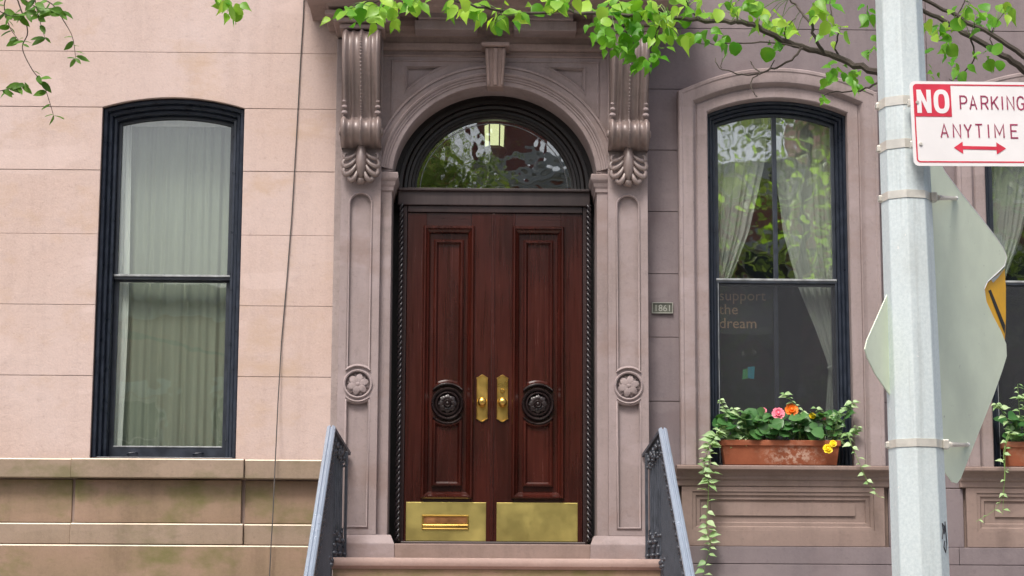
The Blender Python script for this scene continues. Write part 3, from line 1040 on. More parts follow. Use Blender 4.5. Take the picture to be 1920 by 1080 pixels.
for sx in (-1, 1):
    pc = CX + sx * 0.951
    PIL = bpy.data.objects.new('pilaster', None); COL.objects.link(PIL); PIL.parent = BR
    PIL.location = Vector((pc, -0.1, 2.19)) - wloc(BR)
    x0, x1 = pc - 0.142, pc + 0.142
    b = MB(); b.box(x0 + .001, x1 - .001, -0.155, 0.0, 2.36, 5.93)
    b.build('shaft_core', M['brown_trim'], PIL)
    up = panel_path(pc - .075, pc + .075, 3.5, 4.775, 'round', (ZROS, .138))
    lo = panel_path(pc - .075, pc + .075, 2.42, 3.3, (ZROS, .138), None)
    ci = [(pc + .098 * math.cos(2 * PI * i / 28), ZROS + .098 * math.sin(2 * PI * i / 28)) for i in range(28)]
    b = MB(); b.plate(rectp(x0, x1, 2.362, 5.929), [up, lo, ci], -0.18, -0.154)
    b.build('face_panel', M['brown_trim'], PIL, bevel=0.003)
    for pth in (up, lo):
        b = MB(); b.sweep(pth, BEAD, -0.18, closed=True)
        b.build('panel_bead', M['brown_trim'], PIL, smooth=True, ang=60)
    for zz, sgn in ((ZROS, 1), (ZROS, -1)):
        arc = [(pc + .126 * math.sin(t), ZROS + sgn * .126 * math.cos(t)) for t in [(-0.72 + 1.44 * i / 14) for i in range(15)]]
        b = MB(); b.sweep(arc, [(-.006, -.002), (-.005, .012), (.002, .018), (.009, .012), (.010, -.002)], -0.18)
        b.build('crescent_moulding', M['brown_trim'], PIL, smooth=True, ang=60)
    b = MB()
    b.lathe([(.104, -.004), (.103, .010), (.096, .015), (.088, .011), (.085, -.0245), (0.0, -.0245)], (pc, -0.18, ZROS), n=36)
    petals(b, (pc, -0.170, ZROS), 6, .014, .076, .024, .016, .004, .3)
    petals(b, (pc, -0.162, ZROS), 6, .02, .080, .015, .004, .000, .82)
    b.ball((pc, -0.180, ZROS), .02, 12, (1, .7, 1))
    b.build('rosette', M['brown_trim'], PIL, smooth=True, ang=50)
    # plinth with weathered top
    inner = pc - sx * 0.142
    xo = pc + sx * 0.165
    xi = pc - sx * 0.275
    a0, a1 = min(xo, xi), max(xo, xi)
    b = MB()
    prof = [(0.02, 2.194), (-0.245, 2.194), (-0.245, 2.30), (-0.182, 2.362), (0.02, 2.362)]
    A = [(a0 + (0.0 if z < 2.31 else .03), y, z) for y, z in prof]
    B = [(a1 - (0.0 if z < 2.31 else .03), y, z) for y, z in prof]
    b.extr(A, B)
    b.build('plinth', M['brown_trim'], PIL, bevel=0.006)

    # inner jamb and impost
    j0, j1 = (CX - 0.812, CX - 0.733) if sx < 0 else (CX + 0.733, CX + 0.812)
    b = MB(); b.box(j0, j1, -0.12, 0.30, 2.36, 4.81)
    b.build('door_jamb', M['brown_trim'], BR, bevel=0.004)
    # impost capital: moulding wrapping front and inner return
    pr = [(0, 4.806), (0.010, 4.812), (0.012, 4.838), (0.022, 4.852), (0.026, 4.876), (0.040, 4.892), (0.044, 4.902), (0.044, 4.932), (0.038, 4.940), (0, 4.942)]
    if sx < 0: path = [(j1, 0.295), (j1, -0.12), (j0 - .002, -0.12)]
    else: path = [(j1 + .002, -0.12), (j0, -0.12), (j0, 0.295)]
    b = MB(); b.sweep_xy(path, pr); b.box(j0 + .002, j1 - .002, -.118, .29, 4.81, 4.94)
    b.build('impost', M['brown_trim'], BR, smooth=True, ang=28)

# arch plate with archivolt
def arc_pts(rx, rz, z0, n=40):
    return [(CX - rx * math.cos(PI * i / n), z0 + rz * math.sin(PI * i / n)) for i in range(n + 1)]


ZS = 4.90
AX, AZ = 0.733, 0.690
inner = arc_pts(AX, AZ, ZS)
wL, wR = CX - 0.811, CX + 0.811
ZT = 5.80
sp = []
for s in (-1, 1):
    # triangular spandrel panel
    rr = 0.905
    a0_, a1_ = math.acos(0.345 / rr), math.acos(0.655 / rr)
    pts = [(CX + s * 0.655, 5.738), (CX + s * 0.345, 5.738)]
    pts += [(CX + s * rr * math.cos(a0_ + (a1_ - a0_) * i / 12), ZS + rr * math.sin(a0_ + (a1_ - a0_) * i / 12)) for i in range(0, 13)]
    pts = [p for k_, p in enumerate(pts) if k_ < 2 or p[1] < 5.730]
    if s > 0: pts = pts[::-1]
    sp.append(pts)
outer = [(wL, 4.945), (wL, ZT), (wR, ZT), (wR, 4.945)] + [p for p in reversed(inner) if p[1] > 4.946]
b = MB(); b.plate(outer, sp, -0.12, -0.07)
b.plate([(x, z) for x, z in outer], [], -0.088, -0.07)
b.build('arch_wall', M['brown_trim'], BR)
for pts in sp:
    b = MB(); b.sweep(pts, [(.002, -.03), (.002, .004), (-.008, .008), (-.02, -.006), (-.026, -.03)], -0.12, closed=True)
    b.build('spandrel_moulding', M['brown_trim'], BR, smooth=True, ang=30)
# archivolt rings
prof = [(0.0, -0.31), (0.0, 0.000), (0.005, 0.008), (0.036, 0.008), (0.038, 0.018), (0.052, 0.018), (0.054, 0.028), (0.068, 0.028), (0.070, 0.040), (0.082, 0.048), (0.090, 0.044), (0.092, 0.022), (0.128, 0.022), (0.130, 0.034), (0.142, 0.036), (0.148, 0.030), (0.150, -0.002)]
pth = [p for p in arc_pts(AX - .001, AZ - .001, ZS, 64) if p[1] > 4.943]
b = MB(); b.sweep(pth, prof, -0.12)
b.build('archivolt', M['brown_trim'], BR, smooth=True, ang=25)
for s in (-1, 1):
    L = [(CX + s * 0.745, 5.36), (CX + s * 0.745, 5.772), (CX + s * 0.09, 5.772)]
    b = MB(); b.sweep(L if s < 0 else L[::-1], [(-.007, -.003), (-.005, .007), (.0, .010), (.005, .007), (.007, -.003)], -0.12)
    b.build('spandrel_bead', M['brown_trim'], BR, smooth=True, ang=40)
# keystone
b = MB()
def key(w0, w1, y0f, y1f, z0, z1):
    A = [(CX - w0, -.06, z0), (CX + w0, -.06, z0), (CX + w1, -.06, z1), (CX - w1, -.06, z1)]
    B = [(CX - w0, y0f, z0), (CX + w0, y0f, z0), (CX + w1, y1f, z1), (CX - w1, y1f, z1)]
    return A, B
b.extr(*key(.058, .075, -.20, -.25, 5.565, 5.84))
for s in (-1, 1):
    A = [(CX + s * (.036 + .012 * t) + dx_, y - .05 * t, 5.57 + .268 * t) for t in (0, 1) for dx_, y in ((-.012, -.201), (.012, -.201))]
    b.tube([(CX + s * .047, -.205, 5.575), (CX + s * .060, -.252, 5.835)], .012, 8)
b.tube([(CX, -.205, 5.575), (CX, -.252, 5.835)], .018, 10)
b.build('keystone', M['cornice'], BR, bevel=0.004)
b = MB(); b.box(CX - .10, CX + .10, -.29, -.06, 5.842, 5.872)
b.build('keystone_cap', M['cornice'], BR, bevel=0.006)

# frieze and cornice
fr = [(0.0, 5.802), (0.020, 5.802), (0.026, 5.812), (0.020, 5.822), (0.004, 5.826), (0.004, 5.846), (0.026, 5.852), (0.034, 5.866), (0.034, 5.90), (0.020, 5.905), (0.020, 5.95), (0.05, 5.965), (0.055, 5.985), (0.09, 6.01), (0.10, 6.045), (0.10, 6.09), (0.0, 6.09)]
b = MB(); b.sweep_xy([(CX + 0.815, -0.10), (CX - 0.815, -0.10)], fr)
b.build('frieze', M['cornice'], BR)
for s in (-1, 1):
    xc = CX + s * 0.355
    b = MB(); b.box(xc - .20, xc + .20, -0.335, -0.05, 6.028, 6.090)
    b.box(xc - .225, xc + .225, -0.30, -.05, 5.955, 6.0275)
    b.build('modillion', M['brown_trim'], BR, bevel=0.006)
# crown slab with a moulded edge returning at both ends
cr = [(0, 6.048), (0.02, 6.060), (0.06, 6.072), (0.08, 6.090), (0.20, 6.098), (0.21, 6.18), (0.23, 6.20), (0.27, 6.30), (0.28, 6.34), (0.0, 6.42)]
xl_, xr_ = CX - 1.13, CX + 1.13
b = MB(); b.sweep_xy([(xr_, 0.0), (xr_, -0.40), (xl_, -0.40), (xl_, 0.0)], cr)
b.box(xl_ + .01, xr_ - .01, -.39, 0.0, 6.076, 6.41)
b.build('cornice', M['cornice'], BR, smooth=True, ang=25)

# scroll brackets
FP = [(5.925, -.34), (5.912, -.40), (5.885, -.455), (5.84, -.495), (5.78, -.515), (5.71, -.510), (5.63, -.480), (5.55, -.435), (5.47, -.385), (5.40, -.345), (5.34, -.315), (5.305, -.300), (5.290, -.310), (5.278, -.350), (5.255, -.372), (5.225, -.384), (5.192, -.380), (5.160, -.356), (5.130, -.322), (5.112, -.27), (5.10, -.20)]
for sx in (-1, 1):
    pc = CX + sx * 0.951
    BKT = bpy.data.objects.new('scroll_bracket', None); COL.objects.link(BKT); BKT.parent = BR
    BKT.location = Vector((pc, -0.18, 4.83)) - wloc(BR)
    hw = 0.134
    b = MB()
    nu = 48
    vs, fs = [], []
    nt_ = len(FP)
    for j, (z, y) in enumerate(FP):
        a = FP[max(j - 1, 0)]; c = FP[min(j + 1, nt_ - 1)]
        ty, tz = c[1] - a[1], c[0] - a[0]
        L = math.hypot(ty, tz)
        ny, nz = -abs(tz) / L, (ty / L) * (1 if tz < 0 else -1) * -1
        fade = min(1.0, j / 2.0, (nt_ - 1 - j) / 2.0)
        wf = 1.0 if j < 11 else 1.07
        for i in range(nu + 1):
            u = -1 + 2 * i / nu
            au = abs(u)
            r = 0.022 * math.exp(-(u / .12) ** 2) + 0.032 * math.exp(-((au - .84) / .14) ** 2) + 0.016 * math.exp(-((au - .45) / .09) ** 2) - .012
            r *= fade
            vs.append((pc + u * hw * wf, y + ny * r, z + nz * r))
    for j in range(nt_ - 1):
        for i in range(nu):
            q = j * (nu + 1) + i
            fs.append((q, q + 1, q + nu + 2, q + nu + 1))
    b.add(vs, fs)
    # cheeks
    for s in (-1, 1):
        poly = [(pc + s * hw * (1.0 if j < 11 else 1.07), y, z) for j, (z, y) in enumerate(FP)] + [(pc + s * hw, -.17, 5.08), (pc + s * hw, -.17, 5.925)]
        b.add(poly, [list(range(len(poly)))])
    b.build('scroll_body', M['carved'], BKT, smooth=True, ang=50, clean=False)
    b = MB()
    for j in range(1, 60):
        t = j / 60 * (nt_ - 2)
        i0 = int(t); f_ = t - i0
        z = FP[i0][0] * (1 - f_) + FP[i0 + 1][0] * f_
        y = FP[i0][1] * (1 - f_) + FP[i0 + 1][1] * f_
        b.ball((pc, y - .014, z), .0085, 8)
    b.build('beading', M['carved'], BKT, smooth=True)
    for s in (-1, 1):
        b = MB()
        for zz, rr in ((5.405, .013), (5.368, .017), (5.328, .020)):
            b.ball((pc + s * .118, -.345 - (5.42 - zz) * -.25 - .02, zz), rr, 10, (1.25, 1, .8))
        b.build('side_beads', M['brown_trim'], BKT, smooth=True)
        b = MB(); b.lathe([(.0, .02), (.02, .018), (.03, .008), (.032, 0)], (0, 0, 0), 'z', 16)
        b.v = [(pc + s * (hw * 1.07 + z * .8), -.29 + x, 5.20 + y) for x, y, z in b.v]
        b.build('volute_button', M['carved'], BKT, smooth=True)
    # acanthus leaf below the scroll
    b = MB()
    b.ball((pc, -.225, 5.00), .11, 14, (.40, .70, 1.25))
    b.ball((pc, -.215, 4.865), .045, 12, (.9, .9, .75))
    for s in (-1, 1):
        for (zt_, xo_, zb_, cr_, rad) in ((5.085, .118, 5.015, .020, .015), (5.06, .125, 4.958, .024, .017), (5.03, .115, 4.900, .026, .018), (4.98, .072, 4.858, .026, .018)):
            pts, rds = [], []
            for i in range(9):
                t = i / 8
                x = .012 + (xo_ - .012) * (t ** 1.2) * 0.86
                z = zt_ + (zb_ - zt_) * math.sin(t * PI / 2)
                pts.append((pc + s * x, -.222 - .034 * math.sin(PI * t * .8), z)); rds.append(rad * (.6 + .6 * t))
            bx, bz = pts[-1][0], pts[-1][2]
            for i in range(1, 8):
                a = -PI / 2 + i / 7 * PI * 1.05
                pts.append((bx + s * cr_ * math.cos(a) * .8, -.215 - .02 - .006 * i / 7, bz + cr_ + cr_ * math.sin(a)))
                rds.append(rad * (1.2 - .09 * i))
            b.tube(pts, rds, 8)
    b.ball((pc, -.190, 4.97), .13, 12, (.72, .14, .95))
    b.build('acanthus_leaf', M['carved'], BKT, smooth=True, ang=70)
    # cap blocks under the cornice
    for (h0, h1, hw2, yy) in ((5.927, 5.966, .160, -.395), (5.969, 6.006, .205, -.43), (6.009, 6.046, .262, -.47)):
        b = MB(); b.box(pc - hw2, pc + hw2, yy, 0.0, h0, h1)
        b.build('bracket_cap', M['cornice'], BKT, bevel=0.010)

# ---- door frame, transom, fanlight
YD = 0.18
dl, dr = -0.482, 0.789
dc = (dl + dr) / 2
zb_d, zt_d = 2.335, 4.713
FRM = bpy.data.objects.new('door_frame', None); COL.objects.link(FRM); FRM.parent = BR
FRM.location = Vector((dc, YD, 2.2)) - wloc(BR)
for s in (-1, 1):
    e = dl if s < 0 else dr
    xa, xb = sorted((e, CX + s * 0.735))
    b = MB(); b.box(xa, xb, 0.30, 0.34, 2.30, 4.90); b.build('black_jamb_board', M['black'], FRM)
    xa, xb = sorted((e + s * .003, e + s * .032))
    b = MB(); b.box(xa, xb, YD - .01, 0.30, 2.31, 4.765); b.build('jamb_stop', M['darkwood'], FRM, bevel=.003)
    # twisted rope moulding
    xr_c = e + s * 0.044
    b = MB()
    for st_ in range(2):
        pts = []
        nn = 300
        for i in range(nn + 1):
            t = i / nn
            a = t * 2 * PI * 30 * (1 if s < 0 else -1) + st_ * PI
            pts.append((xr_c + .0100 * math.cos(a), 0.105 + .0100 * math.sin(a), 2.335 + 2.43 * t))
        b.tube(pts, .0092, 6)
    b.build('rope_moulding', M['rope'], FRM, smooth=True, ang=80)
b = MB(); b.box(CX - .70, CX + .70, 0.145, 0.30, 4.765, 4.878)
b.build('transom_bar', M['transom'], FRM, bevel=.006)
b = MB(); b.box(CX - .695, CX + .695, 0.120, 0.20, 4.868, 4.888); b.build('transom_bead', M['transom'], FRM, bevel=.004)
b = MB(); b.box(dl, dr, 0.165, 0.30, 4.716, 4.764); b.build('head_rail', M['darkwood'], FRM, bevel=.004)

FAN = bpy.data.objects.new('fanlight', None); COL.objects.link(FAN); FAN.parent = BR
FAN.location = Vector((CX, YD, 4.888)) - wloc(BR)
GR, GZ, GB = 0.568, 0.535, 4.889
def ringp(i, n=48):
    return [(CX - (GR + i) * math.cos(PI * k / n), GB + (GZ + i) * math.sin(PI * k / n)) for k in range(n + 1)]
prof = [(0.0, -0.06), (0.0, -0.005), (0.012, 0.0), (0.016, 0.02), (0.034, 0.024), (0.040, 0.012), (0.060, 0.012), (0.066, 0.045), (0.085, 0.052), (0.094, 0.045), (0.10, 0.06), (0.125, 0.062), (0.130, 0.04), (0.185, 0.04), (0.185, -0.06)]
b = MB(); b.sweep(ringp(0), prof, 0.20); b.build('arched_frame', M['blackwood'], FAN, smooth=True, ang=30)
b = MB(); b.plate(ringp(0.004), [], 0.232, 0.236); b.build('pane', M['glass_fan'], FAN)
b = MB(); b.sweep(ringp(-0.030), [(0, 0), (0.003, .004), (.006, 0)], 0.2305); b.build('glazing_line', M['putty'], FAN, smooth=True)

# ---- doors
THR = MB(); THR.box(CX - .68, CX + .68, -0.235, 0.40, 2.194, 2.300); THR.build('threshold', M['brown_sill'], BR, bevel=.008)
THR = MB(); THR.box(dl - .02, dr + .02, 0.10, 0.30, 2.302, 2.332); THR.build('saddle', M['transom'], BR, bevel=.006)
mid = (dl + dr) / 2 - 0.012
ZR = 3.318
for s in (-1, 1):
    x0, x1 = (dl, mid - .002) if s < 0 else (mid + .002, dr)
    DOOR = bpy.data.objects.new('door', None); COL.objects.link(DOOR); DOOR.parent = BR
    DOOR.location = Vector(((x0 + x1) / 2, YD, zb_d)) - wloc(BR)
    pa, pb = (PX(793, 600, YD).x, PX(888, 600, YD).x) if s < 0 else (PX(961, 600, YD).x, PX(1057, 600, YD).x)
    pc = (pa + pb) / 2
    z0, z1 = 2.640, 4.612
    for u0, u1 in ((x0, pa + .02), (pb - .02, x1)):
        b = MB(); b.box(u0, u1, YD, YD + .055, zb_d, zt_d); b.build('stile', M['door'], DOOR, bevel=.0025)
    for v0, v1 in ((zb_d, z0 + .02), (z1 - .02, zt_d)):
        b = MB(); b.box(pa + .0208, pb - .0208, YD + .0012, YD + .055, v0, v1); b.build('rail', M['door_h'], DOOR, bevel=.0025)
    b = MB(); b.box(pa + .01, pb - .01, YD + .022, YD + .048, z0 + .01, z1 - .01); b.build('panel_field', M['door'], DOOR)
    b = MB(); b.sweep(rectp(pa, pb, z0, z1), [(.004, -.004), (.003, .020), (-.006, .030), (-.016, .030), (-.022, .020), (-.036, .010), (-.046, -.004), (-.048, -.03)], YD, closed=True)
    b.build('panel_moulding', M['door'], DOOR, smooth=True, ang=28)
    hw = .098
    hr = 0.150
    for pth in (panel_path(pc - hw, pc + hw, 3.5, 4.505, None, (ZR, hr)), panel_path(pc - hw, pc + hw, 2.735, 3.2, (ZR, hr), None)):
        b = MB(); b.plate(pth, [], YD + .010, YD + .0225); b.build('raised_panel', M['door'], DOOR)
        b = MB(); b.sweep(pth, [(.012, -.022), (.010, .004), (.0, .012), (-.010, .012), (-.016, .002), (-.026, -.012)], YD, closed=True)
        b.build('inner_moulding', M['door'], DOOR, smooth=True, ang=28)
    for sg in (1, -1):
        arc = [(pc + .142 * math.sin(t), ZR + sg * .142 * math.cos(t)) for t in [(-0.80 + 1.6 * i / 16) for i in range(17)]]
        b = MB(); b.sweep(arc, [(-.010, -.02), (-.008, .014), (.0, .022), (.008, .016), (.010, -.02)], YD); b.build('crescent_moulding', M['carvedwood'], DOOR, smooth=True, ang=60)
    b = MB()
    b.lathe([(.118, -.02), (.117, .012), (.108, .022), (.098, .014), (.092, -.004), (.086, .014), (.078, .020), (.070, .010), (.066, -.01), (0, -.01)], (pc, YD, ZR), n=40)
    petals(b, (pc, YD - .004, ZR), 8, .022, .066, .022, .010, .006)
    b.lathe([(.030, .0), (.030, .022), (.022, .032), (.014, .026), (.010, .034), (.0, .038)], (pc, YD - .006, ZR), n=20)
    b.build('rosette', M['carvedwood'], DOOR, smooth=True, ang=50)
    # kick plate
    ka, kb = (PX(761, 980, YD).x, PX(911, 980, YD).x) if s < 0 else (PX(931, 980, YD).x, PX(1083, 980, YD).x)
    b = MB(); b.box(ka, kb, YD - .004, YD + .001, zb_d + .004, 2.612); b.build('kick_plate', M['brassplate'], DOOR, bevel=.0015)
    if s < 0:
        ma, mb = PX(791, 980, YD).x, PX(879, 980, YD).x
        b = MB(); b.sweep(rectp(ma, mb, 2.418, 2.522), [(-.014, 0), (-.012, .010), (-.003, .012), (0, 0)], YD - .0045, closed=True); b.build('mail_slot_rim', M['brass'], DOOR, bevel=.001)
        b = MB(); b.box(ma + .013, mb - .013, YD - .0085, YD - .0045, 2.462, 2.508); b.build('mail_flap', M['copper'], DOOR, bevel=.002)
        b = MB(); b.box(ma + .004, mb - .004, YD - .02, YD - .0046, 2.432, 2.454); b.build('mail_pull', M['brass'], DOOR, bevel=.005)
    # handle plate
    hx = PX(904, 747, YD).x if s < 0 else PX(942, 747, YD).x
    hz0, hz1 = PX(904, 790, YD).z, PX(904, 704, YD).z
    wv = .040
    pl = [(hx - wv, hz0 + .03), (hx - wv, hz1 - .03), (hx - wv - .004, hz1 - .018), (hx - wv * .62, hz1 - .008), (hx - wv * .3, hz1 + .002), (hx, hz1 + .006), (hx + wv * .3, hz1 + .002), (hx + wv * .62, hz1 - .008), (hx + wv + .004, hz1 - .018), (hx + wv, hz1 - .03),
          (hx + wv, hz0 + .03), (hx + wv + .004, hz0 + .018), (hx + wv * .62, hz0 + .008), (hx + wv * .3, hz0 - .002), (hx, hz0 - .006), (hx - wv * .3, hz0 - .002), (hx - wv * .62, hz0 + .008), (hx - wv - .004, hz0 + .018)]
    b = MB(); b.prism(pl, YD - .006, YD + .001); b.build('handle_plate', M['brass'], DOOR, bevel=.002)
    b = MB(); b.sweep(pl, [(0, 0), (-.002, .004), (-.006, .004), (-.009, 0)], YD - .0062, closed=True); b.build('handle_rim', M['brass'], DOOR, smooth=True)
    kz = PX(904, 755, YD).z
    b = MB(); b.lathe([(.030, 0), (.028, .008), (.014, .014), (.012, .032), (.022, .040), (.030, .050), (.031, .060), (.024, .070), (.010, .076), (0, .077)], (hx, YD - .006, kz), n=24); b.build('knob', M['brass'], DOOR, smooth=True, ang=60)
    if s > 0:
        b = MB(); b.lathe([(.016, 0), (.016, .008), (.012, .012), (0, .012)], (hx, YD - .006, PX(942, 733, YD).z), n=18); b.build('lock_cylinder', M['brass'], DOOR, smooth=True, ang=40)
    else:
        b = MB(); b.box(mid - .010, mid + .012, YD - .008, YD + .002, zb_d + .004, zt_d - .002); b.build('astragal', M['door'], DOOR, bevel=.004)
# hall behind
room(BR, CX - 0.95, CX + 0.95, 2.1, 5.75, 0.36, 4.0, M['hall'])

# pendant lantern in the hall
lx, ly = PX(927, 260, 0.55).x, 0.55
zt_, zb_ = PX(927, 236, ly).z, PX(927, 276, ly).z
LAN = empty('pendant_lantern', (lx, ly, PX(927, 322, ly).z), 'brass and glass pendant lantern seen through the arched fanlight', 'lantern')
b = MB(); b.tube([(lx, ly, zt_ + .1), (lx, ly, 5.748)], .006, 6); b.build('chain', M['brass'], LAN)
b = MB(); b.lathe([(0, .10), (.02, .09), (.04, .03), (.088, .0), (.088, -.012), (0, -.012)], (lx, ly, zt_ + .01), 'z', 6); b.build('cap', M['bronze'], LAN)
zl = PX(927, 279, ly).z
b = MB(); b.lathe([(.076, zt_ - zl), (.070, 0)], (lx, ly, zl), 'z', 6); b.build('glass_body', M['lampglass'], LAN)
b = MB()
for k in range(6):
    a = 2 * PI * k / 6
    b.tube([(lx + .079 * math.cos(a), ly + .079 * math.sin(a), zt_), (lx + .073 * math.cos(a), ly + .073 * math.sin(a), zl)], .006, 6)
b.build('cage', M['bronze'], LAN)
b = MB(); b.lathe([(.076, .012), (.082, 0), (.095, -.012), (.072, -.05), (.06, -.11), (.02, -.14), (.012, -.17), (0, -.18)], (lx, ly, zl), 'z', 6); b.build('finial', M['bronze'], LAN)
for dx_ in (-.02, .022):
    b = MB(); b.ball((lx + dx_, ly, (zl + zt_) / 2 + .02), .018, 10, (.7, .7, 1.6)); b.build('bulb', M['bulb'], LAN, smooth=True)

# ------------------------------------------------------------------ STOOP
STP = empty('stoop', (0.18, -2.0, 0.13), 'brown stone stoop of steps climbing to the double doors', 'stoop')
SX0, SX1 = -0.958, 1.318
NST, RIS, TRD = 11, (2.192 - 0.13) / 12, 0.29
for i in range(12):
    zt_ = 2.192 - RIS * i
    yf = -0.50 - TRD * i
    b = MB()
    yb = -0.0905 if i == 0 else yf + TRD + .03
    pr = [(yb, zt_ - .002 * 0 - .075), (yf + .03, zt_ - .075), (yf + .02, zt_ - .062), (yf + .006, zt_ - .056), (yf, zt_ - .040), (yf, zt_ - .018), (yf + .008, zt_ - .004), (yf + .022, zt_), (yb, zt_)]
    b.extr([(SX0, y, z) for y, z in pr], [(SX1, y, z) for y, z in pr])
    b.build('tread', M['step'], STP, smooth=True, ang=40)
    b = MB(); b.box(SX0 + .02, SX1 - .02, yf + .035, yb + .0, max(.13, zt_ - RIS + .001) , zt_ - .0765)
    b.build('riser', M['pink_base'], STP)
b = MB(); b.extr([(SX0 + .03, -.1, .13), (SX0 + .03, -.1, 1.9), (SX0 + .03, -.55, 1.9), (SX0 + .03, -3.4, .13)], [(SX1 - .03, -.1, .13), (SX1 - .03, -.1, 1.9), (SX1 - .03, -.55, 1.9), (SX1 - .03, -3.4, .13)])
b.build('stair_core', M['brown'], STP)

# ------------------------------------------------------------------ RAILINGS
SLOPE = RIS / TRD
for s in (-1, 1):
    xr_ = -0.962 if s < 0 else 1.302
    xb_ = -0.935 if s < 0 else 1.288
    zp = 3.055
    yp = -0.53
    RAIL = empty('stair_railing', (xb_, -2.0, 0.13), 'dark iron railing beside the ' + ('pink house' if s < 0 else 'window with the flower box'), 'railing', 'railings of the stoop')
    prof = [(-.022, -.012), (.022, -.012), (.024, 0), (.030, .004), (.031, .018), (.026, .027), (.021, .029), (.014, .034), (.010, .035), (.006, .033), (.004, .022), (-.004, .022), (-.006, .033), (-.010, .035), (-.014, .034), (-.021, .029), (-.026, .027), (-.031, .018), (-.030, .004), (-.024, 0)]
    yend = -3.75
    zend = zp - SLOPE * (yp - yend)
    nrm = Vector((0, -SLOPE, 1)).normalized()
    nn = Vector((0, -math.sin(math.atan(SLOPE)), math.cos(math.atan(SLOPE))))
    b = MB()
    A = [Vector((xr_ + x, yp, zp)) + nn * d + Vector((0, .0, 0)) for x, d in prof]
    B = [Vector((xr_ + x, yend, zend)) + nn * d for x, d in prof]
    b.extr(A, B)
    b.build('handrail', M['rail_sheen'], RAIL, bevel=.002)
    # short return to the pilaster
    e = Vector((xr_ - s * .092, -0.19, 2.915))
    st_ = Vector((xr_ - s * .004, yp + .01, zp - .002))
    dvec = (e - st_).normalized()
    side = dvec.cross(Vector((0, 0, 1))).normalized()
    upv = side.cross(dvec)
    pr2 = [(-.024, -.006), (.024, -.006), (.026, .016), (0, .026), (-.026, .016)]
    b = MB(); b.extr([st_ + side * x + upv * d for x, d in pr2], [e + side * x + upv * d for x, d in pr2])
    b.build('rail_return', M['iron'], RAIL, bevel=.002)
    # end post
    b = MB(); b.box(e.x - .010, e.x + .010, -.290, -.262, 2.196, 2.93); b.build('end_post', M['iron'], RAIL, bevel=.002)

    def rail_under(y):
        if y > yp:
            t = (y - st_.y) / (e.y - st_.y)
            return Vector((st_.x + (e.x - st_.x) * t, y, st_.z + (e.z - st_.z) * t - .006))
        return Vector((xr_ + (xb_ - xr_) * .6, y, zp - SLOPE * (yp - y)))

    def tread_top(y):
        i = max(0, math.ceil((-0.50 - y) / TRD - 1e-6))
        return 2.192 - RIS * i
    ys_ = [-.30 - .036 * k for k in range(7)] + [-.56 - .0725 * k for k in range(44)]
    for k, y in enumerate(ys_):
        t = rail_under(y)
        zb2 = tread_top(y)
        xx = t.x
        bx = min(max(xx, SX0 + .012), SX1 - .012)
        b = MB()
        b.tube([(bx, y, zb2), (bx, y, zb2 + .02), (xx, y, zb2 + .16), (xx, y, t.z + .003)], [.011, .009, .008, .008], 6)
        b.ball((xx, y, zb2 + .16), .017, 8, (1, 1, .8))
        b.ball((xx, y, t.z - .13), .016, 8, (1, 1, .8))
        b.build('baluster', M['iron'], RAIL, smooth=True, ang=60)
    # scroll ornaments between balusters at top and bottom
    def ring(c, r, rad, tilt=0):
        pts = []
        for i in range(15):
            a = -PI / 2 + i / 14 * PI * 2.5
            rr = r * (1 - .5 * i / 14)
            pts.append((c[0], c[1] + rr * math.cos(a), c[2] + rr * math.sin(a)))
        return pts
    for k in range(0, 24):
        y = -.366 - .145 * k
        if k > 22: break
        t = rail_under(y)
        b = MB()
        b.tube(ring((t.x - s * .004, y, t.z - .045), .034, .008), .0075, 5)
        b.tube(ring((t.x - s * .004, y - .06, t.z - .09), .026, .008), .0075, 5)
        b.ball((t.x - s * .010, y, t.z - .085), .015, 8)
        b.build('top_scroll', M['iron'], RAIL, smooth=True, ang=80)
        zb2 = tread_top(y)
        b = MB()
        b.tube(ring((t.x - s * .004, y, zb2 + .07), .036, .008), .0085, 5)
        b.ball((t.x - s * .008, y, zb2 + .145), .020, 8)
        b.ball((t.x - s * .012, y - .05, zb2 + .115), .014, 8)
        b.tube([(t.x, y, zb2), (t.x, y, zb2 + .2)], .007, 5)
        b.build('bottom_scroll', M['iron'], RAIL, smooth=True, ang=80)
    for k in range(5):
        y = -.275 - .05 * k
        t = rail_under(y)
        b = MB()
        b.tube(ring((t.x - s * .012, y, t.z - .05), .026, .008), .008, 6)
        b.ball((t.x - s * .020, y + .012, t.z - .075 - .012 * (k % 2)), .016, 8)
        b.ball((t.x - s * .016, y - .012, t.z - .115), .012, 8)
        b.build('top_scroll', M['iron'], RAIL, smooth=True, ang=80)
        b = MB()
        b.ball((t.x - s * .016, y, 2.192 + .030 + .09 * (k % 2)), .022, 10, (1, 1, .75))
        b.ball((t.x - s * .012, y, 2.192 + .085 + .09 * (k % 2)), .014, 8)
        b.tube([(t.x, y, 2.192), (t.x, y, 2.40)], .010, 6)
        b.build('bottom_scroll', M['iron'], RAIL, smooth=True, ang=80)
    # lower newel
    b = MB(); b.lathe([(.075, 0), (.075, .08), (.05, .11), (.045, .85), (.06, .88), (.06, .92), (.045, .96), (.05, 1.0), (.03, 1.06), (0, 1.075)], (xr_, yend, .13), 'z', 16)
    b.build('newel_post', M['iron'], RAIL, smooth=True, ang=40)

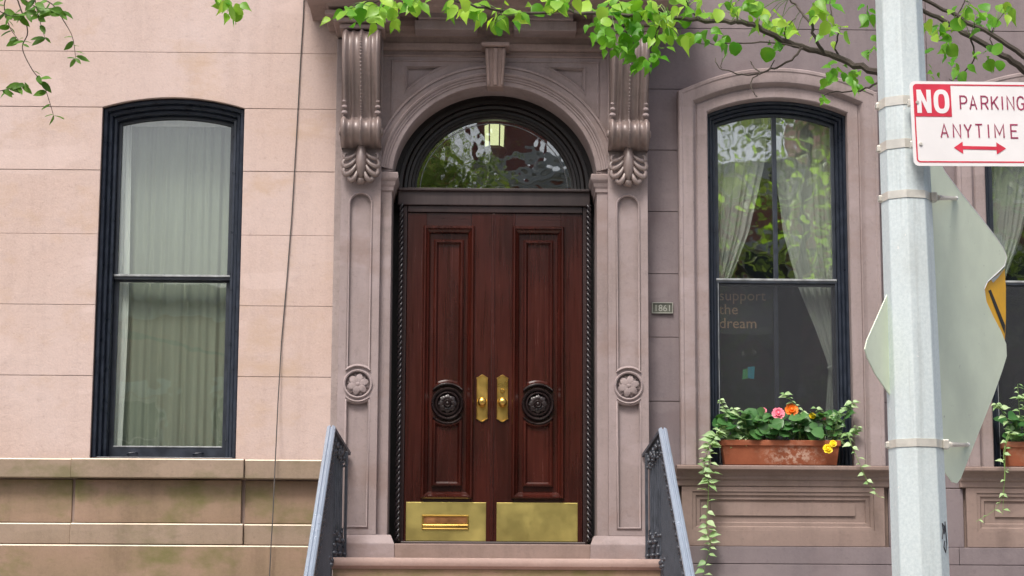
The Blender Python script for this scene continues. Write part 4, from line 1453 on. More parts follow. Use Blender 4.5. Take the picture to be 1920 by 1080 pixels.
# ------------------------------------------------------------------ CABLE on the pink wall
pts = [(572, -40), (569, 40), (564, 120), (556, 250), (548, 400), (538, 520), (528, 640), (521, 760), (515, 870), (512, 960), (507, 1040), (503, 1120), (500, 1300)]
cp = []
for i, (px, py) in enumerate(pts):
    Y = -0.012 if py < 700 else (-0.045 if py < 800 else -0.135)
    q = PX(px + random.uniform(-1, 1), py, Y)
    cp.append(q)
cp.append(Vector((cp[-1].x - .03, -.14, 0.30)))
b = MB(); b.tube(cp, .0044, 6)
tag(b.build('wall_cable', M['cable'], smooth=True), 'thin black cable hanging down the pink wall', 'cable')

# ------------------------------------------------------------------ PLANTERS
def leaf_mesh(name, mat, kind='ovate'):
    if kind == 'ovate':
        prof = [(0, .0), (.08, .18), (.22, .30), (.40, .32), (.62, .22), (.82, .085), (1.05, 0)]
        droop, fold = .22, .30
    elif kind == 'round':
        prof = [(0, .0), (.06, .26), (.25, .44), (.52, .46), (.78, .32), (.94, .12), (1.0, 0)]
        droop, fold = .18, .22
    else:
        prof = [(0, .0), (.15, .15), (.4, .22), (.65, .19), (.88, .08), (1.0, 0)]
        droop, fold = .12, .25
    vs, fs = [], []
    for t, w_ in prof:
        zc_ = -droop * t * t
        wv_ = .05 * math.sin(9 * t)
        vs += [(t, -w_, zc_ + fold * w_ + wv_ * w_ * 2), (t, .03 * math.sin(4 * t), zc_), (t, w_, zc_ + fold * w_ * .7 - wv_ * w_ * 2.5)]
    for i in range(len(prof) - 1):
        a = i * 3
        fs += [(a, a + 1, a + 4, a + 3), (a + 1, a + 2, a + 5, a + 4)]
    me = bpy.data.meshes.new(name)
    me.from_pydata(vs, [], fs)
    me.polygons.foreach_set('use_smooth', [True] * len(me.polygons))
    me.materials.append(mat)
    return me


LM = {'tree': leaf_mesh('leaf', M['leaf'], 'ovate'), 'tree_b': leaf_mesh('leaf', M['leaf'], 'round'), 'locust': leaf_mesh('leaf', M['leaf2'], 'narrow'),
      'vine': leaf_mesh('leaf', M['vine'], 'ovate'), 'begonia': leaf_mesh('leaf', M['begonia'], 'round')}


def leaf(parent, me, pos, d, size, roll=0.0, name='leaf', up=Vector((0, 0, 1)), stretch=1.0):
    d = Vector(d).normalized()
    y = up.cross(d)
    if y.length < .05: y = Vector((1, 0, 0)).cross(d)
    y.normalize()
    z = d.cross(y)
    rot = Matrix((d, y, z)).transposed() @ Matrix.Rotation(roll, 3, 'X')
    o = bpy.data.objects.new(name, me)
    COL.objects.link(o)
    o.parent = parent
    o.rotation_euler = rot.to_euler()
    o.location = Vector(pos) - wloc(parent)
    o.scale = (size, size * stretch, size)
    return o


def bloom(parent, c, r, mat, n=3, name='bloom', face=Vector((0, -1, .35))):
    m = MB()
    face = face.normalized()
    u = face.orthogonal().normalized()
    v = face.cross(u)
    for ringi in range(n):
        cnt = 7 - ringi
        for k in range(cnt):
            a = 2 * PI * k / cnt + ringi * .6 + random.uniform(-.15, .15)
            out = u * math.cos(a) + v * math.sin(a)
            tn = face.cross(out)
            rr = r * (1 - .28 * ringi)
            lift = .25 + .5 * ringi
            vs = []
            for i in range(4):
                t = i / 3
                hw_ = rr * .52 * math.sin(PI * (.15 + .7 * t))
                base = Vector(c) + out * rr * t * (1 - .25 * ringi * t) + face * rr * lift * t * (1.0 if ringi else .6 + .2 * t)
                vs += [base - tn * hw_ + face * hw_ * .25, base + face * -.05 * rr, base + tn * hw_ + face * hw_ * .25]
            m.add(vs, [(i * 3 + q, i * 3 + q + 1, i * 3 + q + 4, i * 3 + q + 3) for i in range(3) for q in range(2)])
    m.ball(Vector(c) + face * r * .3, r * .3, 8)
    return m.build(name, mat, parent, smooth=True, ang=180)


def planter(dx, label):
    x0, x1 = PX(1352, 848, -.1).x + dx, PX(1577, 848, -.1).x + dx
    z0, z1 = 2.871, 3.045
    y0, y1 = -0.110, 0.050
    P_ = empty('terracotta_planter', ((x0 + x1) / 2, (y0 + y1) / 2, z0), label, 'planter', 'terracotta planters on the window sills')
    b = MB()
    t = .022
    def rr(i, z): return [(x0 + t + i, y0 + t + i, z), (x1 - t - i, y0 + t + i, z), (x1 - t - i, y1 - t - i, z), (x0 + t + i, y1 - t - i, z)]
    rings = [rr(.006, z0), rr(0 - .010, z1 - .042), rr(-.022, z1 - .040), rr(-.022, z1 - .002), rr(-.018, z1), rr(-.004, z1), rr(.0, z1 - .03)]
    vs = [p for rg in rings for p in rg]
    fs = [(0, 1, 2, 3)]
    for k in range(len(rings) - 1):
        for i in range(4):
            fs.append((k * 4 + i, k * 4 + (i + 1) % 4, (k + 1) * 4 + (i + 1) % 4, (k + 1) * 4 + i))
    b.add(vs, fs)
    b.build('box', M['terra'], P_, bevel=.004)
    b = MB(); b.box(x0 + t, x1 - t, y0 + t, y1 - t, z1 - .04, z1 - .02); b.build('soil', M['soil'], P_)
    return P_, x0, x1, z1


def vine(path, label, n, size, seed, group='trailing vines', spread=.05):
    rnd = random.Random(seed)
    path = [Vector(p) for p in path]
    V_ = empty('trailing_vine', path[0], label, 'vine', group)
    # smooth the path
    fine = []
    for i in range(len(path) - 1):
        p0 = path[max(i - 1, 0)]; p1 = path[i]; p2 = path[i + 1]; p3 = path[min(i + 2, len(path) - 1)]
        for k in range(6):
            t = k / 6
            fine.append(0.5 * ((2 * p1) + (p2 - p0) * t + (2 * p0 - 5 * p1 + 4 * p2 - p3) * t * t + (3 * p1 - p0 - 3 * p2 + p3) * t ** 3))
    fine.append(path[-1])
    b = MB(); b.tube(fine, [.0032 - .0016 * i / len(fine) for i in range(len(fine))], 5); b.build('stem', M['stem'], V_, smooth=True)
    for k in range(n):
        f = (k + .5) / n
        p = fine[min(int(f * len(fine)), len(fine) - 1)]
        sd_ = 1 if k % 2 else -1
        d = Vector((sd_ * rnd.uniform(.6, 1.0), -rnd.uniform(.1, .8), rnd.uniform(-.5, .35)))
        leaf(V_, LM['vine'], p + Vector((sd_ * .004, -.004, 0)), d, size * rnd.uniform(.40, 1.2) * (1 - .25 * f), rnd.uniform(-.5, .5), up=Vector((0, -1, 1.2)))
    return V_


def px3(L, Y0=-.13):
    return [PX(a, c, (q[0] if q else Y0)) for a, c, *q in L]


def begonia(cx, z, label, seed, w_, nleaf, blooms, group='plants in the planters'):
    rnd = random.Random(seed)
    B_ = empty('begonia_plant', (cx, -.03, z - .02), label, 'plant', group)
    for k in range(nleaf):
        bx_ = cx + rnd.uniform(-w_, w_)
        h = rnd.uniform(.02, .13)
        p0 = Vector((bx_, rnd.uniform(-.06, .01), z - .025))
        tip = p0 + Vector((rnd.uniform(-.05, .05), rnd.uniform(-.09, .03), h * 1.45 + .03))
        m = MB(); m.tube([p0, (p0 + tip) / 2 + Vector((0, 0, .01)), tip], .0026, 5); m.build('stalk', M['stem'], B_)
        d = Vector((rnd.uniform(-1, 1), rnd.uniform(-1.1, .1), rnd.uniform(-.35, .35)))
        leaf(B_, LM['begonia'], tip, d, rnd.uniform(.06, .105), rnd.uniform(-.4, .4), up=Vector((0, -1, .8)))
    for (px, py, r, mk, nr, Yb) in blooms:
        q = PX(px, py, Yb)
        m = MB(); m.tube([(q.x + (cx - q.x) * .3, -.04, z - .02), (q.x, Yb + .02, (z + q.z) / 2), q], .0028, 5); m.build('stalk', M['stem'], B_)
        bloom(B_, q, r, M[mk], nr)
    return B_


P1, a0, a1, zt1 = planter(0.0, 'terracotta planter under the begonias on the sill of the fully visible arched window')
begonia(1.92, zt1, 'dark leafy begonia with pink blooms in the terracotta planter', 3, .15, 46, [(1459, 776, .046, 'pinkbloom', 3, -.09), (1432, 770, .022, 'pinkbloom', 2, -.07)])
begonia(2.20, zt1, 'leafy begonia with one large orange bloom in the terracotta planter', 4, .15, 46, [(1484, 769, .048, 'orangebloom', 3, -.09)])
begonia(2.45, zt1, 'leafy begonia with yellow blooms hanging over the planter rim', 5, .15, 46, [(1552, 842, .036, 'yellowbloom', 3, -.145), (1562, 832, .026, 'yellowbloom', 2, -.15), (1523, 780, .024, 'yellowbloom', 2, -.09), (1545, 785, .014, 'pinkbloom', 2, -.08)])
vine(px3([(1385, 830, -.05), (1360, 800, -.10), (1340, 822, -.15), (1330, 868, -.165), (1328, 930, -.165), (1325, 985, -.165), (1332, 1020, -.165), (1322, 1060, -.165), (1316, 1110, -.165)]), 'long leafy pale green vine trailing from the planter past the sill towards the railing', 46, .088, 8)
vine(px3([(1378, 830, -.05), (1362, 798, -.11), (1338, 820, -.16), (1326, 850, -.17), (1320, 885, -.17), (1330, 905, -.17)]), 'short bushy pale vine over the planter end facing the carved door', 34, .084, 9)
vine(px3([(1560, 830, -.05), (1585, 812, -.12), (1598, 838, -.16), (1612, 870, -.17), (1628, 905, -.17), (1648, 932, -.17)]), 'thin vine trailing over the sill beside the street pole', 18, .062, 10)
for k, L in enumerate(([(1400, 828), (1380, 790), (1360, 768), (1350, 748)], [(1410, 826), (1395, 790), (1375, 765)], [(1490, 820), (1500, 780), (1484, 752), (1470, 738)], [(1560, 826), (1580, 790), (1592, 765), (1598, 752)], [(1545, 826), (1548, 790), (1530, 765)], [(1575, 828), (1600, 812), (1608, 800)], [(1395, 828), (1372, 800), (1352, 812), (1335, 838)], [(1570, 826), (1560, 792), (1572, 772)])):
    txt = ('upright vine shoot at the planter end near the door', 'leafy vine shoot beside the dark begonia leaves', 'tall thin vine shoot rising behind the orange bloom', 'tall vine shoot at the planter end near the pole', 'vine shoot above the small yellow bloom', 'vine shoot leaning out past the window frame near the pole', 'vine shoot arching over the planter rim near the door', 'bushy vine shoot beside the yellow bloom')[k]
    vine([PX(a, c, -.05 - .02 * i) for i, (a, c) in enumerate(L)], txt, 20, .068, 40 + k, 'vine shoots in the planter')

P2, c0, c1, zt2 = planter(DX, 'terracotta planter on the sill of the window behind the pole signs')
rs = begonia(c0 + .16, zt2, 'dark leafy plant in the planter behind the pole signs', 14, .13, 20, [])
vine(px3([(1905, 830, -.05), (1892, 812, -.12), (1882, 850, -.16), (1884, 900, -.17), (1870, 950, -.17), (1830, 978, -.17)]), 'thin vine trailing from the planter behind the pole signs', 14, .062, 15)
vine(px3([(1910, 825, -.05), (1900, 810, -.12), (1886, 835, -.15), (1884, 880, -.165), (1880, 965, -.17)]), 'straight hanging vine below the planter behind the pole signs', 10, .060, 16)
for k, L in enumerate(([(1905, 828), (1890, 790), (1875, 765), (1868, 757)], [(1915, 828), (1912, 780), (1908, 720)], [(1930, 828), (1925, 770), (1915, 740)])):
    vine([PX(a, c, -.05 - .02 * i) for i, (a, c) in enumerate(L)], ('leaning', 'tall upright', 'bushy')[k] + ' vine shoot in the planter behind the pole signs', 18, .066, 60 + k, 'vine shoots in the far planter')

# ------------------------------------------------------------------ POLE
YP = -7.74
def pole_c(z): return 1.551 - .0125 * (z - 1.85)
def pole_r(z): return (.095 - .0068 * (z - 1.85)) * 1.04
def octo(z, k=1.0, ex=0.0):
    r = pole_r(z) * k + ex
    return [Vector((pole_c(z) + r * math.cos(R(22.5 + 12 + 45 * i)), YP + r * math.sin(R(22.5 + 12 + 45 * i)), z)) for i in range(8)]
POLE = empty('street_pole', (pole_c(0.13), YP, 0.13), 'tall galvanised octagonal street pole carrying two signs', 'pole')
b = MB()
zs = [0.3, 1.2, 2.0, 2.8, 3.6, 4.4, 6.0, 7.5]
vs = [p for z in zs for p in octo(z)]
fs = [(k * 8 + i, k * 8 + (i + 1) % 8, (k + 1) * 8 + (i + 1) % 8, (k + 1) * 8 + i) for k in range(len(zs) - 1) for i in range(8)]
fs += [list(range(8)), list(range(len(vs) - 8, len(vs)))]
b.add(vs, fs); b.build('shaft', M['galv'], POLE, bevel=.004)
b = MB(); b.lathe([(.19, 0), (.19, .05), (.15, .08), (.13, .22), (.12, .24), (.09, .24)], (pole_c(.2), YP, .13), 'z', 8); b.build('base', M['galv'], POLE, bevel=.006)
b = MB(); b.lathe([(.068, 0), (.068, .02), (.03, .05), (0, .055)], (pole_c(7.5), YP, 7.5), 'z', 8); b.build('cap', M['galv'], POLE)
# graffiti tag
gy = [(0, 0), (.006, .02), (.003, .036), (.012, .03), (.010, .012), (.016, .02), (.018, .04), (.02, .022), (.022, -.01), (.014, -.03), (.006, -.018), (.012, -.004)]
g0 = PX(1763, 1010, YP - .09)
b = MB()
pts = []
for gx, gz in gy:
    z = g0.z + gz * 1.5
    oc = octo(z, 1.0, .0012)
    # facet facing the camera to the right
    best = max(range(8), key=lambda i: (oc[i] + oc[(i + 1) % 8] - 2 * Vector((pole_c(z), YP, z))).normalized().dot(Vector((.72, -.69, 0))))
    A, B = oc[best], oc[(best + 1) % 8]
    if A.x > B.x: A, B = B, A
    pts.append(A.lerp(B, .2 + gx * 24))
b.tube(pts, .0022, 5); b.build('graffiti_tag', M['ink'], POLE)


def strap(parent, z, hgt):
    A, B = [octo(z + q, 1.0, .0025) for q in (-hgt / 2, hgt / 2)]
    b = MB(); b.add(A + B, [(i, (i + 1) % 8, 8 + (i + 1) % 8, 8 + i) for i in range(8)])
    o = b.build('strap', M['strap'], parent)
    sm = o.modifiers.new('thick', 'SOLIDIFY'); sm.thickness = .0022
    q = min(octo(z, 1.0, .0), key=lambda p: p.x)
    b = MB(); b.box(q.x - .010, q.x + .004, q.y - .014, q.y + .010, z - .011, z + .011); b.build('strap_buckle', M['strap'], parent, bevel=.003)


# ---- no parking sign
S0 = PX(1705, 152, YP - .135)
NPS = empty('no_parking_sign', (S0.x + .23, YP - .13, S0.z - .33), 'white and red no parking anytime sign strapped to the street pole', 'sign')
PXM = (YP - .135 - CAMLOC.y) / FPX * 1.0065
sgR = Matrix.Rotation(R(6), 3, 'Z') @ Matrix.Rotation(R(-1.6), 3, 'Y')
def SG(px, py, d=0.0):
    """sign-plane coordinates: photo pixels relative to the plate's upper corner"""
    return S0 + sgR @ Vector(((px - 1705) * PXM, -d, -(py - 152) * PXM))
SGW, SGH = 252, 167
def rr_poly(x0, y0, x1, y1, r, n=5):
    L = []
    for cx_, cy_, a0_ in ((x1 - r, y0 + r, -90), (x1 - r, y1 - r, 0), (x0 + r, y1 - r, 90), (x0 + r, y0 + r, 180)):
        for i in range(n + 1):
            a = R(a0_ + 90 * i / n)
            L.append((cx_ + r * math.cos(a), cy_ + r * math.sin(a)))
    return L
def flat(parent, name, polys, d, mat, thick=0.0):
    m = MB()
    for poly in polys:
        if thick: m.extr([SG(x, y, d) for x, y in poly], [SG(x, y, d - thick) for x, y in poly])
        else: m.add([SG(x, y, d) for x, y in poly], [list(range(len(poly)))])
    return m.build(name, mat, parent, clean=bool(thick))
flat(NPS, 'plate', [rr_poly(1705, 152, 1705 + SGW, 152 + SGH, 10)], 0.0, M['signwhite'], .003)
def ribbon(pts, wd, closed=False):
    """stroke -> quads"""
    out = []
    n = len(pts)
    P2_ = [Vector(p) for p in pts]
    nr = []
    for i in range(n):
        a = P2_[i - 1] if (i > 0 or closed) else None
        c = P2_[(i + 1) % n] if (i < n - 1 or closed) else None
        d1 = (P2_[i] - a).normalized() if a is not None else None
        d2 = (c - P2_[i]).normalized() if c is not None else None
        d1 = d1 or d2; d2 = d2 or d1
        n1 = Vector((-d1.y, d1.x)); n2 = Vector((-d2.y, d2.x))
        mm = n1 + n2
        mm = mm.normalized() if mm.length > 1e-4 else n1
        nr.append(mm / max(.5, mm.dot(n1)))
    for i in range(n if closed else n - 1):
        j = (i + 1) % n
        out.append([tuple(P2_[i] + nr[i] * wd / 2), tuple(P2_[i] - nr[i] * wd / 2), tuple(P2_[j] - nr[j] * wd / 2), tuple(P2_[j] + nr[j] * wd / 2)])
    return out
flat(NPS, 'border', ribbon(rr_poly(1712.5, 159, 1705 + SGW - 7.5, 152 + SGH - 8, 6), 2.8, True), .0008, M['signred'])
flat(NPS, 'red_field', [[(1713, 159.5), (1786, 159.5), (1786, 222), (1713, 222)]], .0011, M['signred'])
ov = lambda cx_, cy_, rx, ry, n=20: [(cx_ + rx * math.sin(2 * PI * i / n), cy_ - ry * math.cos(2 * PI * i / n)) for i in range(n)]
def superov(cx_, cy_, rx, ry, n=28):
    L = []
    for i in range(n):
        a = 2 * PI * i / n
        c_, s_ = math.cos(a), math.sin(a)
        L.append((cx_ + rx * math.copysign(abs(s_) ** .75, s_), cy_ - ry * math.copysign(abs(c_) ** .75, c_)))
    return L
flat(NPS, 'letter_n', ribbon([(1722, 215), (1722, 169)], 9) + ribbon([(1741.5, 215), (1741.5, 169)], 9), .0016, M['signwhite'])
flat(NPS, 'letter_n_diagonal', [[(1717.5, 169), (1726, 169), (1746, 215), (1737.5, 215)]], .00185, M['signwhite'])
flat(NPS, 'letter_o', ribbon(superov(1766.5, 192, 11.2, 19.2), 9, True), .0016, M['signwhite'])
GL = {'P': [[(0, 1), (0, 0), (.65, 0), (.92, .1), (1, .27), (.92, .44), (.65, .54), (0, .54)]],
      'A': [[(0, 1), (.5, 0), (1, 1)], [(.2, .66), (.8, .66)]],
      'R': [[(0, 1), (0, 0), (.65, 0), (.92, .1), (1, .27), (.92, .44), (.65, .54), (0, .54)], [(.55, .54), (1, 1)]],
      'K': [[(0, 1), (0, 0)], [(1, 0), (0, .62)], [(.35, .42), (1, 1)]],
      'I': [[(0, 1), (0, 0)]], 'N': [[(0, 1), (0, 0), (1, 1), (1, 0)]],
      'G': [[(1, .2), (.8, .04), (.5, 0), (.18, .1), (0, .35), (0, .65), (.18, .9), (.5, 1), (.85, .95), (1, .82), (1, .55), (.6, .55)]],
      'Y': [[(0, 0), (.5, .52), (1, 0)], [(.5, .52), (.5, 1)]], 'T': [[(0, 0), (1, 0)], [(.5, 0), (.5, 1)]],
      'M': [[(0, 1), (0, 0), (.5, .75), (1, 0), (1, 1)]], 'E': [[(1, 0), (0, 0), (0, 1), (1, 1)], [(0, .48), (.8, .48)]]}
def word(txt, xs, y0, y1, wd, sw, nm):
    for ch, x in zip(txt, xs):
        polys = []
        cw = 0 if ch == 'I' else wd
        if ch == 'M': cw = wd * 1.25
        for st_ in GL[ch]:
            polys += ribbon([(x + cw * a, y0 + (y1 - y0) * c) for a, c in st_], sw)
        flat(NPS, 'letter_' + ch.lower(), polys, .0012, M['signdark'])
word('PARKING', (1804, 1823, 1846, 1866.5, 1888, 1898, 1918), 181, 207, 13, 3.0, 'parking')
word('ANYTIME', (1762, 1787, 1809, 1831, 1857, 1870, 1902), 237, 263, 14, 3.0, 'anytime')
flat(NPS, 'arrow', [[(1786, 283), (1804, 271), (1804, 279.5), (1871, 280.5), (1871, 272), (1890, 284), (1871, 296), (1871, 287), (1804, 286), (1804, 295)]], .0012, M['signred'])
for py in (194, 276):
    flat(NPS, 'bolt', [ov(1718 + (py - 194) * .03, py, 3.2, 3.2, 10)], .004, M['strap'], .004)
for py, z in ((194, PX(1690, 198, YP).z), (276, PX(1690, 278, YP).z)):
    strap(NPS, z, .033)
    q = SG(1718, py, -.003)
    b = MB(); b.box(q.x - .03, q.x + .012, YP - .105, q.y, q.z - .012, q.z + .012); b.build('bracket', M['strap'], NPS, bevel=.003)

# ---- bent diamond sign seen from behind
Yc = -7.30
CN = PX(1790, 632, Yc)
UA = R(53)
ud = Vector((math.cos(UA), math.sin(UA), 0))
DIA = empty('bent_diamond_sign', (CN.x, Yc, CN.z - .55), 'bent yellow diamond traffic sign seen from its grey-green back', 'sign')
def on_plane(px, py, bend=0.0):
    """pixel -> point on the oblique plate (curled away past a vertical crease)"""
    d = CAMROT @ Vector(((px - 960) / FPX, -(py - 540) / FPX, -1.0))
    nrm_ = Vector((-ud.y, ud.x, 0))
    t = (CN - CAMLOC).dot(nrm_) / d.dot(nrm_)
    return CAMLOC + d * t
outl = [(1738, 272), (1752, 284), (1770, 322), (1800, 362), (1835, 405), (1868, 448), (1880, 466), (1886, 482), (1882, 498), (1866, 514), (1850, 528), (1844, 542), (1848, 566), (1862, 596), (1876, 622), (1885, 645), (1886, 668), (1878, 694), (1862, 740), (1838, 800), (1812, 866), (1800, 897), (1793, 906), (1784, 904), (1760, 872), (1720, 815), (1665, 738), (1640, 702), (1625, 672), (1620, 655), (1624, 638), (1640, 602), (1662, 552), (1690, 440), (1715, 330), (1728, 284)]
nrmP = Vector((math.sin(UA), -math.cos(UA), 0))     # towards the camera side
def curl(p):
    s_ = (p - CN).dot(ud)
    return p
m = MB(); m.v = []
bmx = bmesh.new()
vv = [bmx.verts.new(on_plane(a, c)) for a, c in outl]
ed = [bmx.edges.new((vv[i], vv[(i + 1) % len(vv)])) for i in range(len(vv))]
bmesh.ops.triangle_fill(bmx, edges=ed, use_beauty=True)
bmesh.ops.subdivide_edges(bmx, edges=[e for e in bmx.edges if not e.is_boundary], cuts=2, use_grid_fill=True)
bmesh.ops.triangulate(bmx, faces=bmx.faces[:])
for v in bmx.verts:
    s_ = (v.co - CN).dot(ud)
    if s_ > .10: v.co += (CAMLOC - v.co).normalized() * ((s_ - .10) ** 2) * .25
bmx.verts.index_update()
m.add([v.co.copy() for v in bmx.verts], [[v.index for v in f.verts] for f in bmx.faces])
bmx.free()
o = m.build('plate', M['signback'], DIA)
sm = o.modifiers.new('thick', 'SOLIDIFY'); sm.thickness = .004
# white worn edge along the upper right side
edge = [on_plane(a, c) for a, c in outl[1:12]]
for i, v in enumerate(edge):
    s_ = (v - CN).dot(ud)
    if s_ > .10: edge[i] = v + (CAMLOC - v).normalized() * ((s_ - .10) ** 2) * .25
b = MB(); b.tube([v + nrmP * .001 for v in edge], .0042, 6); b.build('plate_edge', M['signwhite'], DIA, smooth=True)
# folded corner that shows the yellow face
def fl(pts, off):
    out = []
    for a, c in pts:
        p = on_plane(a, c)
        s_ = (p - CN).dot(ud)
        out.append(p + (CAMLOC - p).normalized() * (((max(0, s_ - .10)) ** 2) * .25 - off))
    return out
flap = [(1846, 536), (1866, 518), (1884, 504), (1886, 540), (1886, 600), (1884, 640), (1868, 606), (1850, 570)]
b = MB(); b.extr(fl(flap, .010), fl(flap, .014)); b.build('folded_corner', M['yellow'], DIA)
b = MB(); b.extr(fl([(1853, 545), (1858, 543), (1885, 610), (1884, 626)], .0085), fl([(1853, 545), (1858, 543), (1885, 610), (1884, 626)], .0092)); b.build('black_border', M['blackprint'], DIA)
b = MB(); b.extr(fl([(1858, 524), (1876, 512), (1884, 503), (1872, 520), (1862, 530)], .006), fl([(1858, 524), (1876, 512), (1884, 503), (1872, 520), (1862, 530)], .009)); b.build('torn_edge', M['strap'], DIA)
for py, pyr in ((372, 376), (834, 838)):
    z = PX(1715, py, YP).z
    strap(DIA, z, .028)
    a = max(octo(z), key=lambda p: p.x)
    e1 = on_plane(1812 if py > 500 else 1790, pyr - 4)
    b = MB(); b.tube([a + Vector((-.008, .01, 0)), a + Vector((.02, .0, 0)), (a + e1) / 2 + Vector((.01, 0, 0)), e1 + nrmP * .004], [.010, .011, .009, .008], 6); b.build('bracket', M['strap'], DIA, smooth=True, ang=40)
    b = MB(); b.ball(e1 + nrmP * .006, .009, 8); b.build('bolt', M['signwhite'], DIA, smooth=True)
    b = MB(); b.box(a.x - .006, a.x + .016, a.y - .02, a.y + .012, z - .017, z + .017); b.build('clamp', M['strap'], DIA, bevel=.004)

# ------------------------------------------------------------------ TREES ON THE NEAR PAVEMENT
def smooth_path(path, k=4):
    path = [Vector(p) for p in path]
    out = []
    for i in range(len(path) - 1):
        p0 = path[max(i - 1, 0)]; p1 = path[i]; p2 = path[i + 1]; p3 = path[min(i + 2, len(path) - 1)]
        for q in range(k):
            t = q / k
            out.append(0.5 * ((2 * p1) + (p2 - p0) * t + (2 * p0 - 5 * p1 + 4 * p2 - p3) * t * t + (3 * p1 - p0 - 3 * p2 + p3) * t ** 3))
    out.append(path[-1])
    return out


def crown(parent, centre, rad, nclump, per, size, mat, seed, zmin=None, name='crown'):
    rnd = random.Random(seed)
    m = MB()
    for _ in range(nclump):
        while True:
            p = Vector((rnd.uniform(-1, 1), rnd.uniform(-1, 1), rnd.uniform(-1, 1)))
            if .25 < p.length < 1: break
        c = Vector(centre) + Vector((p.x * rad[0], p.y * rad[1], p.z * rad[2]))
        for _ in range(per):
            q = c + Vector((rnd.gauss(0, .28), rnd.gauss(0, .28), rnd.gauss(0, .22)))
            if zmin and q.z < zmin: continue
            d = Vector((rnd.gauss(0, 1), rnd.gauss(0, 1), rnd.gauss(-.3, .6))).normalized()
            y = d.cross(Vector((rnd.gauss(0, .4), rnd.gauss(0, .4), 1))).normalized()
            s_ = size * rnd.uniform(.6, 1.3)
            m.add([q, q + d * s_ * .45 + y * s_ * .33, q + d * s_, q + d * s_ * .45 - y * s_ * .33], [(0, 1, 2, 3)])
    return m.build(name, mat, parent, clean=False)


YT = -6.9
rnd = random.Random(5)
TRE = empty('leafy_street_tree', (3.35, -6.6, 0.13), 'street tree whose bright green branches cross above the doorway', 'tree')
b = MB(); b.tube([(3.35, -6.6, .13), (3.33, -6.6, .5), (3.30, -6.62, 1.6), (3.2, -6.65, 2.8), (3.25, -6.62, 3.8), (3.4, -6.5, 5.2), (3.5, -6.4, 7.0)], [.17, .13, .115, .11, .09, .06, .03], 12)
b.build('trunk', M['bark'], TRE, smooth=True)
crown(TRE, (3.7, -6.4, 6.9), (1.5, 1.3, 1.3), 40, 24, .10, M['leaf'], 9, zmin=5.35)
LIMBS = [
    ([(2150, 250), (1920, 200), (1790, 185), (1720, 168), (1645, 138), (1590, 116), (1545, 100), (1490, 84), (1440, 62), (1400, 44), (1370, 40), (1310, 38), (1250, 32), (1180, 28), (1100, 24), (1060, 20), (1000, 25), (940, 20), (880, 8), (830, -6), (760, -4), (690, 4), (655, 14)], .017, .0018),
    ([(2150, 260), (1985, 175), (1920, 130), (1880, 104), (1830, 74), (1780, 46), (1735, 22), (1690, -8), (1640, -40)], .017, .006),
    ([(2150, 230), (1985, 150), (1920, 105), (1860, 66), (1800, 34), (1738, 2), (1690, -25)], .014, .006),
    ([(1545, 100), (1528, 70), (1518, 40), (1500, 20), (1480, -2), (1465, -20)], .0075, .003),
    ([(1505, 90), (1480, 112), (1452, 128), (1425, 138), (1398, 140), (1372, 136), (1346, 124), (1341, 108)], .005, .0016),
    ([(1425, 138), (1412, 124), (1405, 114)], .003, .0014),
    ([(1440, 132), (1450, 118), (1452, 112)], .003, .0014),
    ([(1352, 126), (1354, 110)], .002, .0012),
    ([(1420, 140), (1408, 156), (1412, 172), (1418, 184)], .0028, .0016),
    ([(1720, 168), (1670, 152), (1645, 157), (1615, 168), (1590, 172), (1560, 172), (1545, 180)], .0055, .0018),
    ([(1500, 90), (1440, 80), (1380, 81), (1330, 82), (1290, 80)], .004, .0014),
    ([(1250, 32), (1236, 50), (1228, 72), (1222, 100), (1214, 120)], .0045, .0014),
    ([(1180, 28), (1168, 52), (1140, 64), (1112, 74)], .004, .0014),
    ([(1310, 38), (1300, 22), (1280, -10)], .004, .002),
    ([(1250, 32), (1200, 40), (1190, 62), (1186, 86)], .0038, .0014),
    ([(940, 20), (930, 36), (928, 50)], .003, .0014),
    ([(830, -6), (760, -28), (700, -40), (560, -34), (470, -20), (432, -4)], .006, .002),
    ([(1900, 118), (1868, 96), (1858, 72), (1866, 40)], .004, .0015),
    ([(1820, 68), (1826, 110), (1800, 142), (1780, 150)], .004, .0015),
    ([(1780, 46), (1800, 20), (1812, -10)], .004, .0015),
    ([(1580, 114), (1566, 92), (1572, 60), (1560, 30), (1556, -10)], .0045, .002),
    ([(1480, 84), (1470, 60), (1490, 34)], .0035, .0015),
]
LP = []
for i, (pl_, r0, r1) in enumerate(LIMBS):
    path = [PX(a, c, YT + .05 * math.sin(k * 1.3 + i) - (.35 if a < 620 else 0) * 0) for k, (a, c) in enumerate(pl_)]
    path = smooth_path(path, 4)
    path = [p + Vector((rnd.gauss(0, .003), 0, rnd.gauss(0, .003))) for p in path]
    n = len(path)
    b = MB(); b.tube(path, [r0 + (r1 - r0) * k / (n - 1) for k in range(n)], 7)
    ob = b.build('branch' if r0 > .01 else 'twig', M['bark'], TRE, smooth=True)
    LP.append((ob, path))
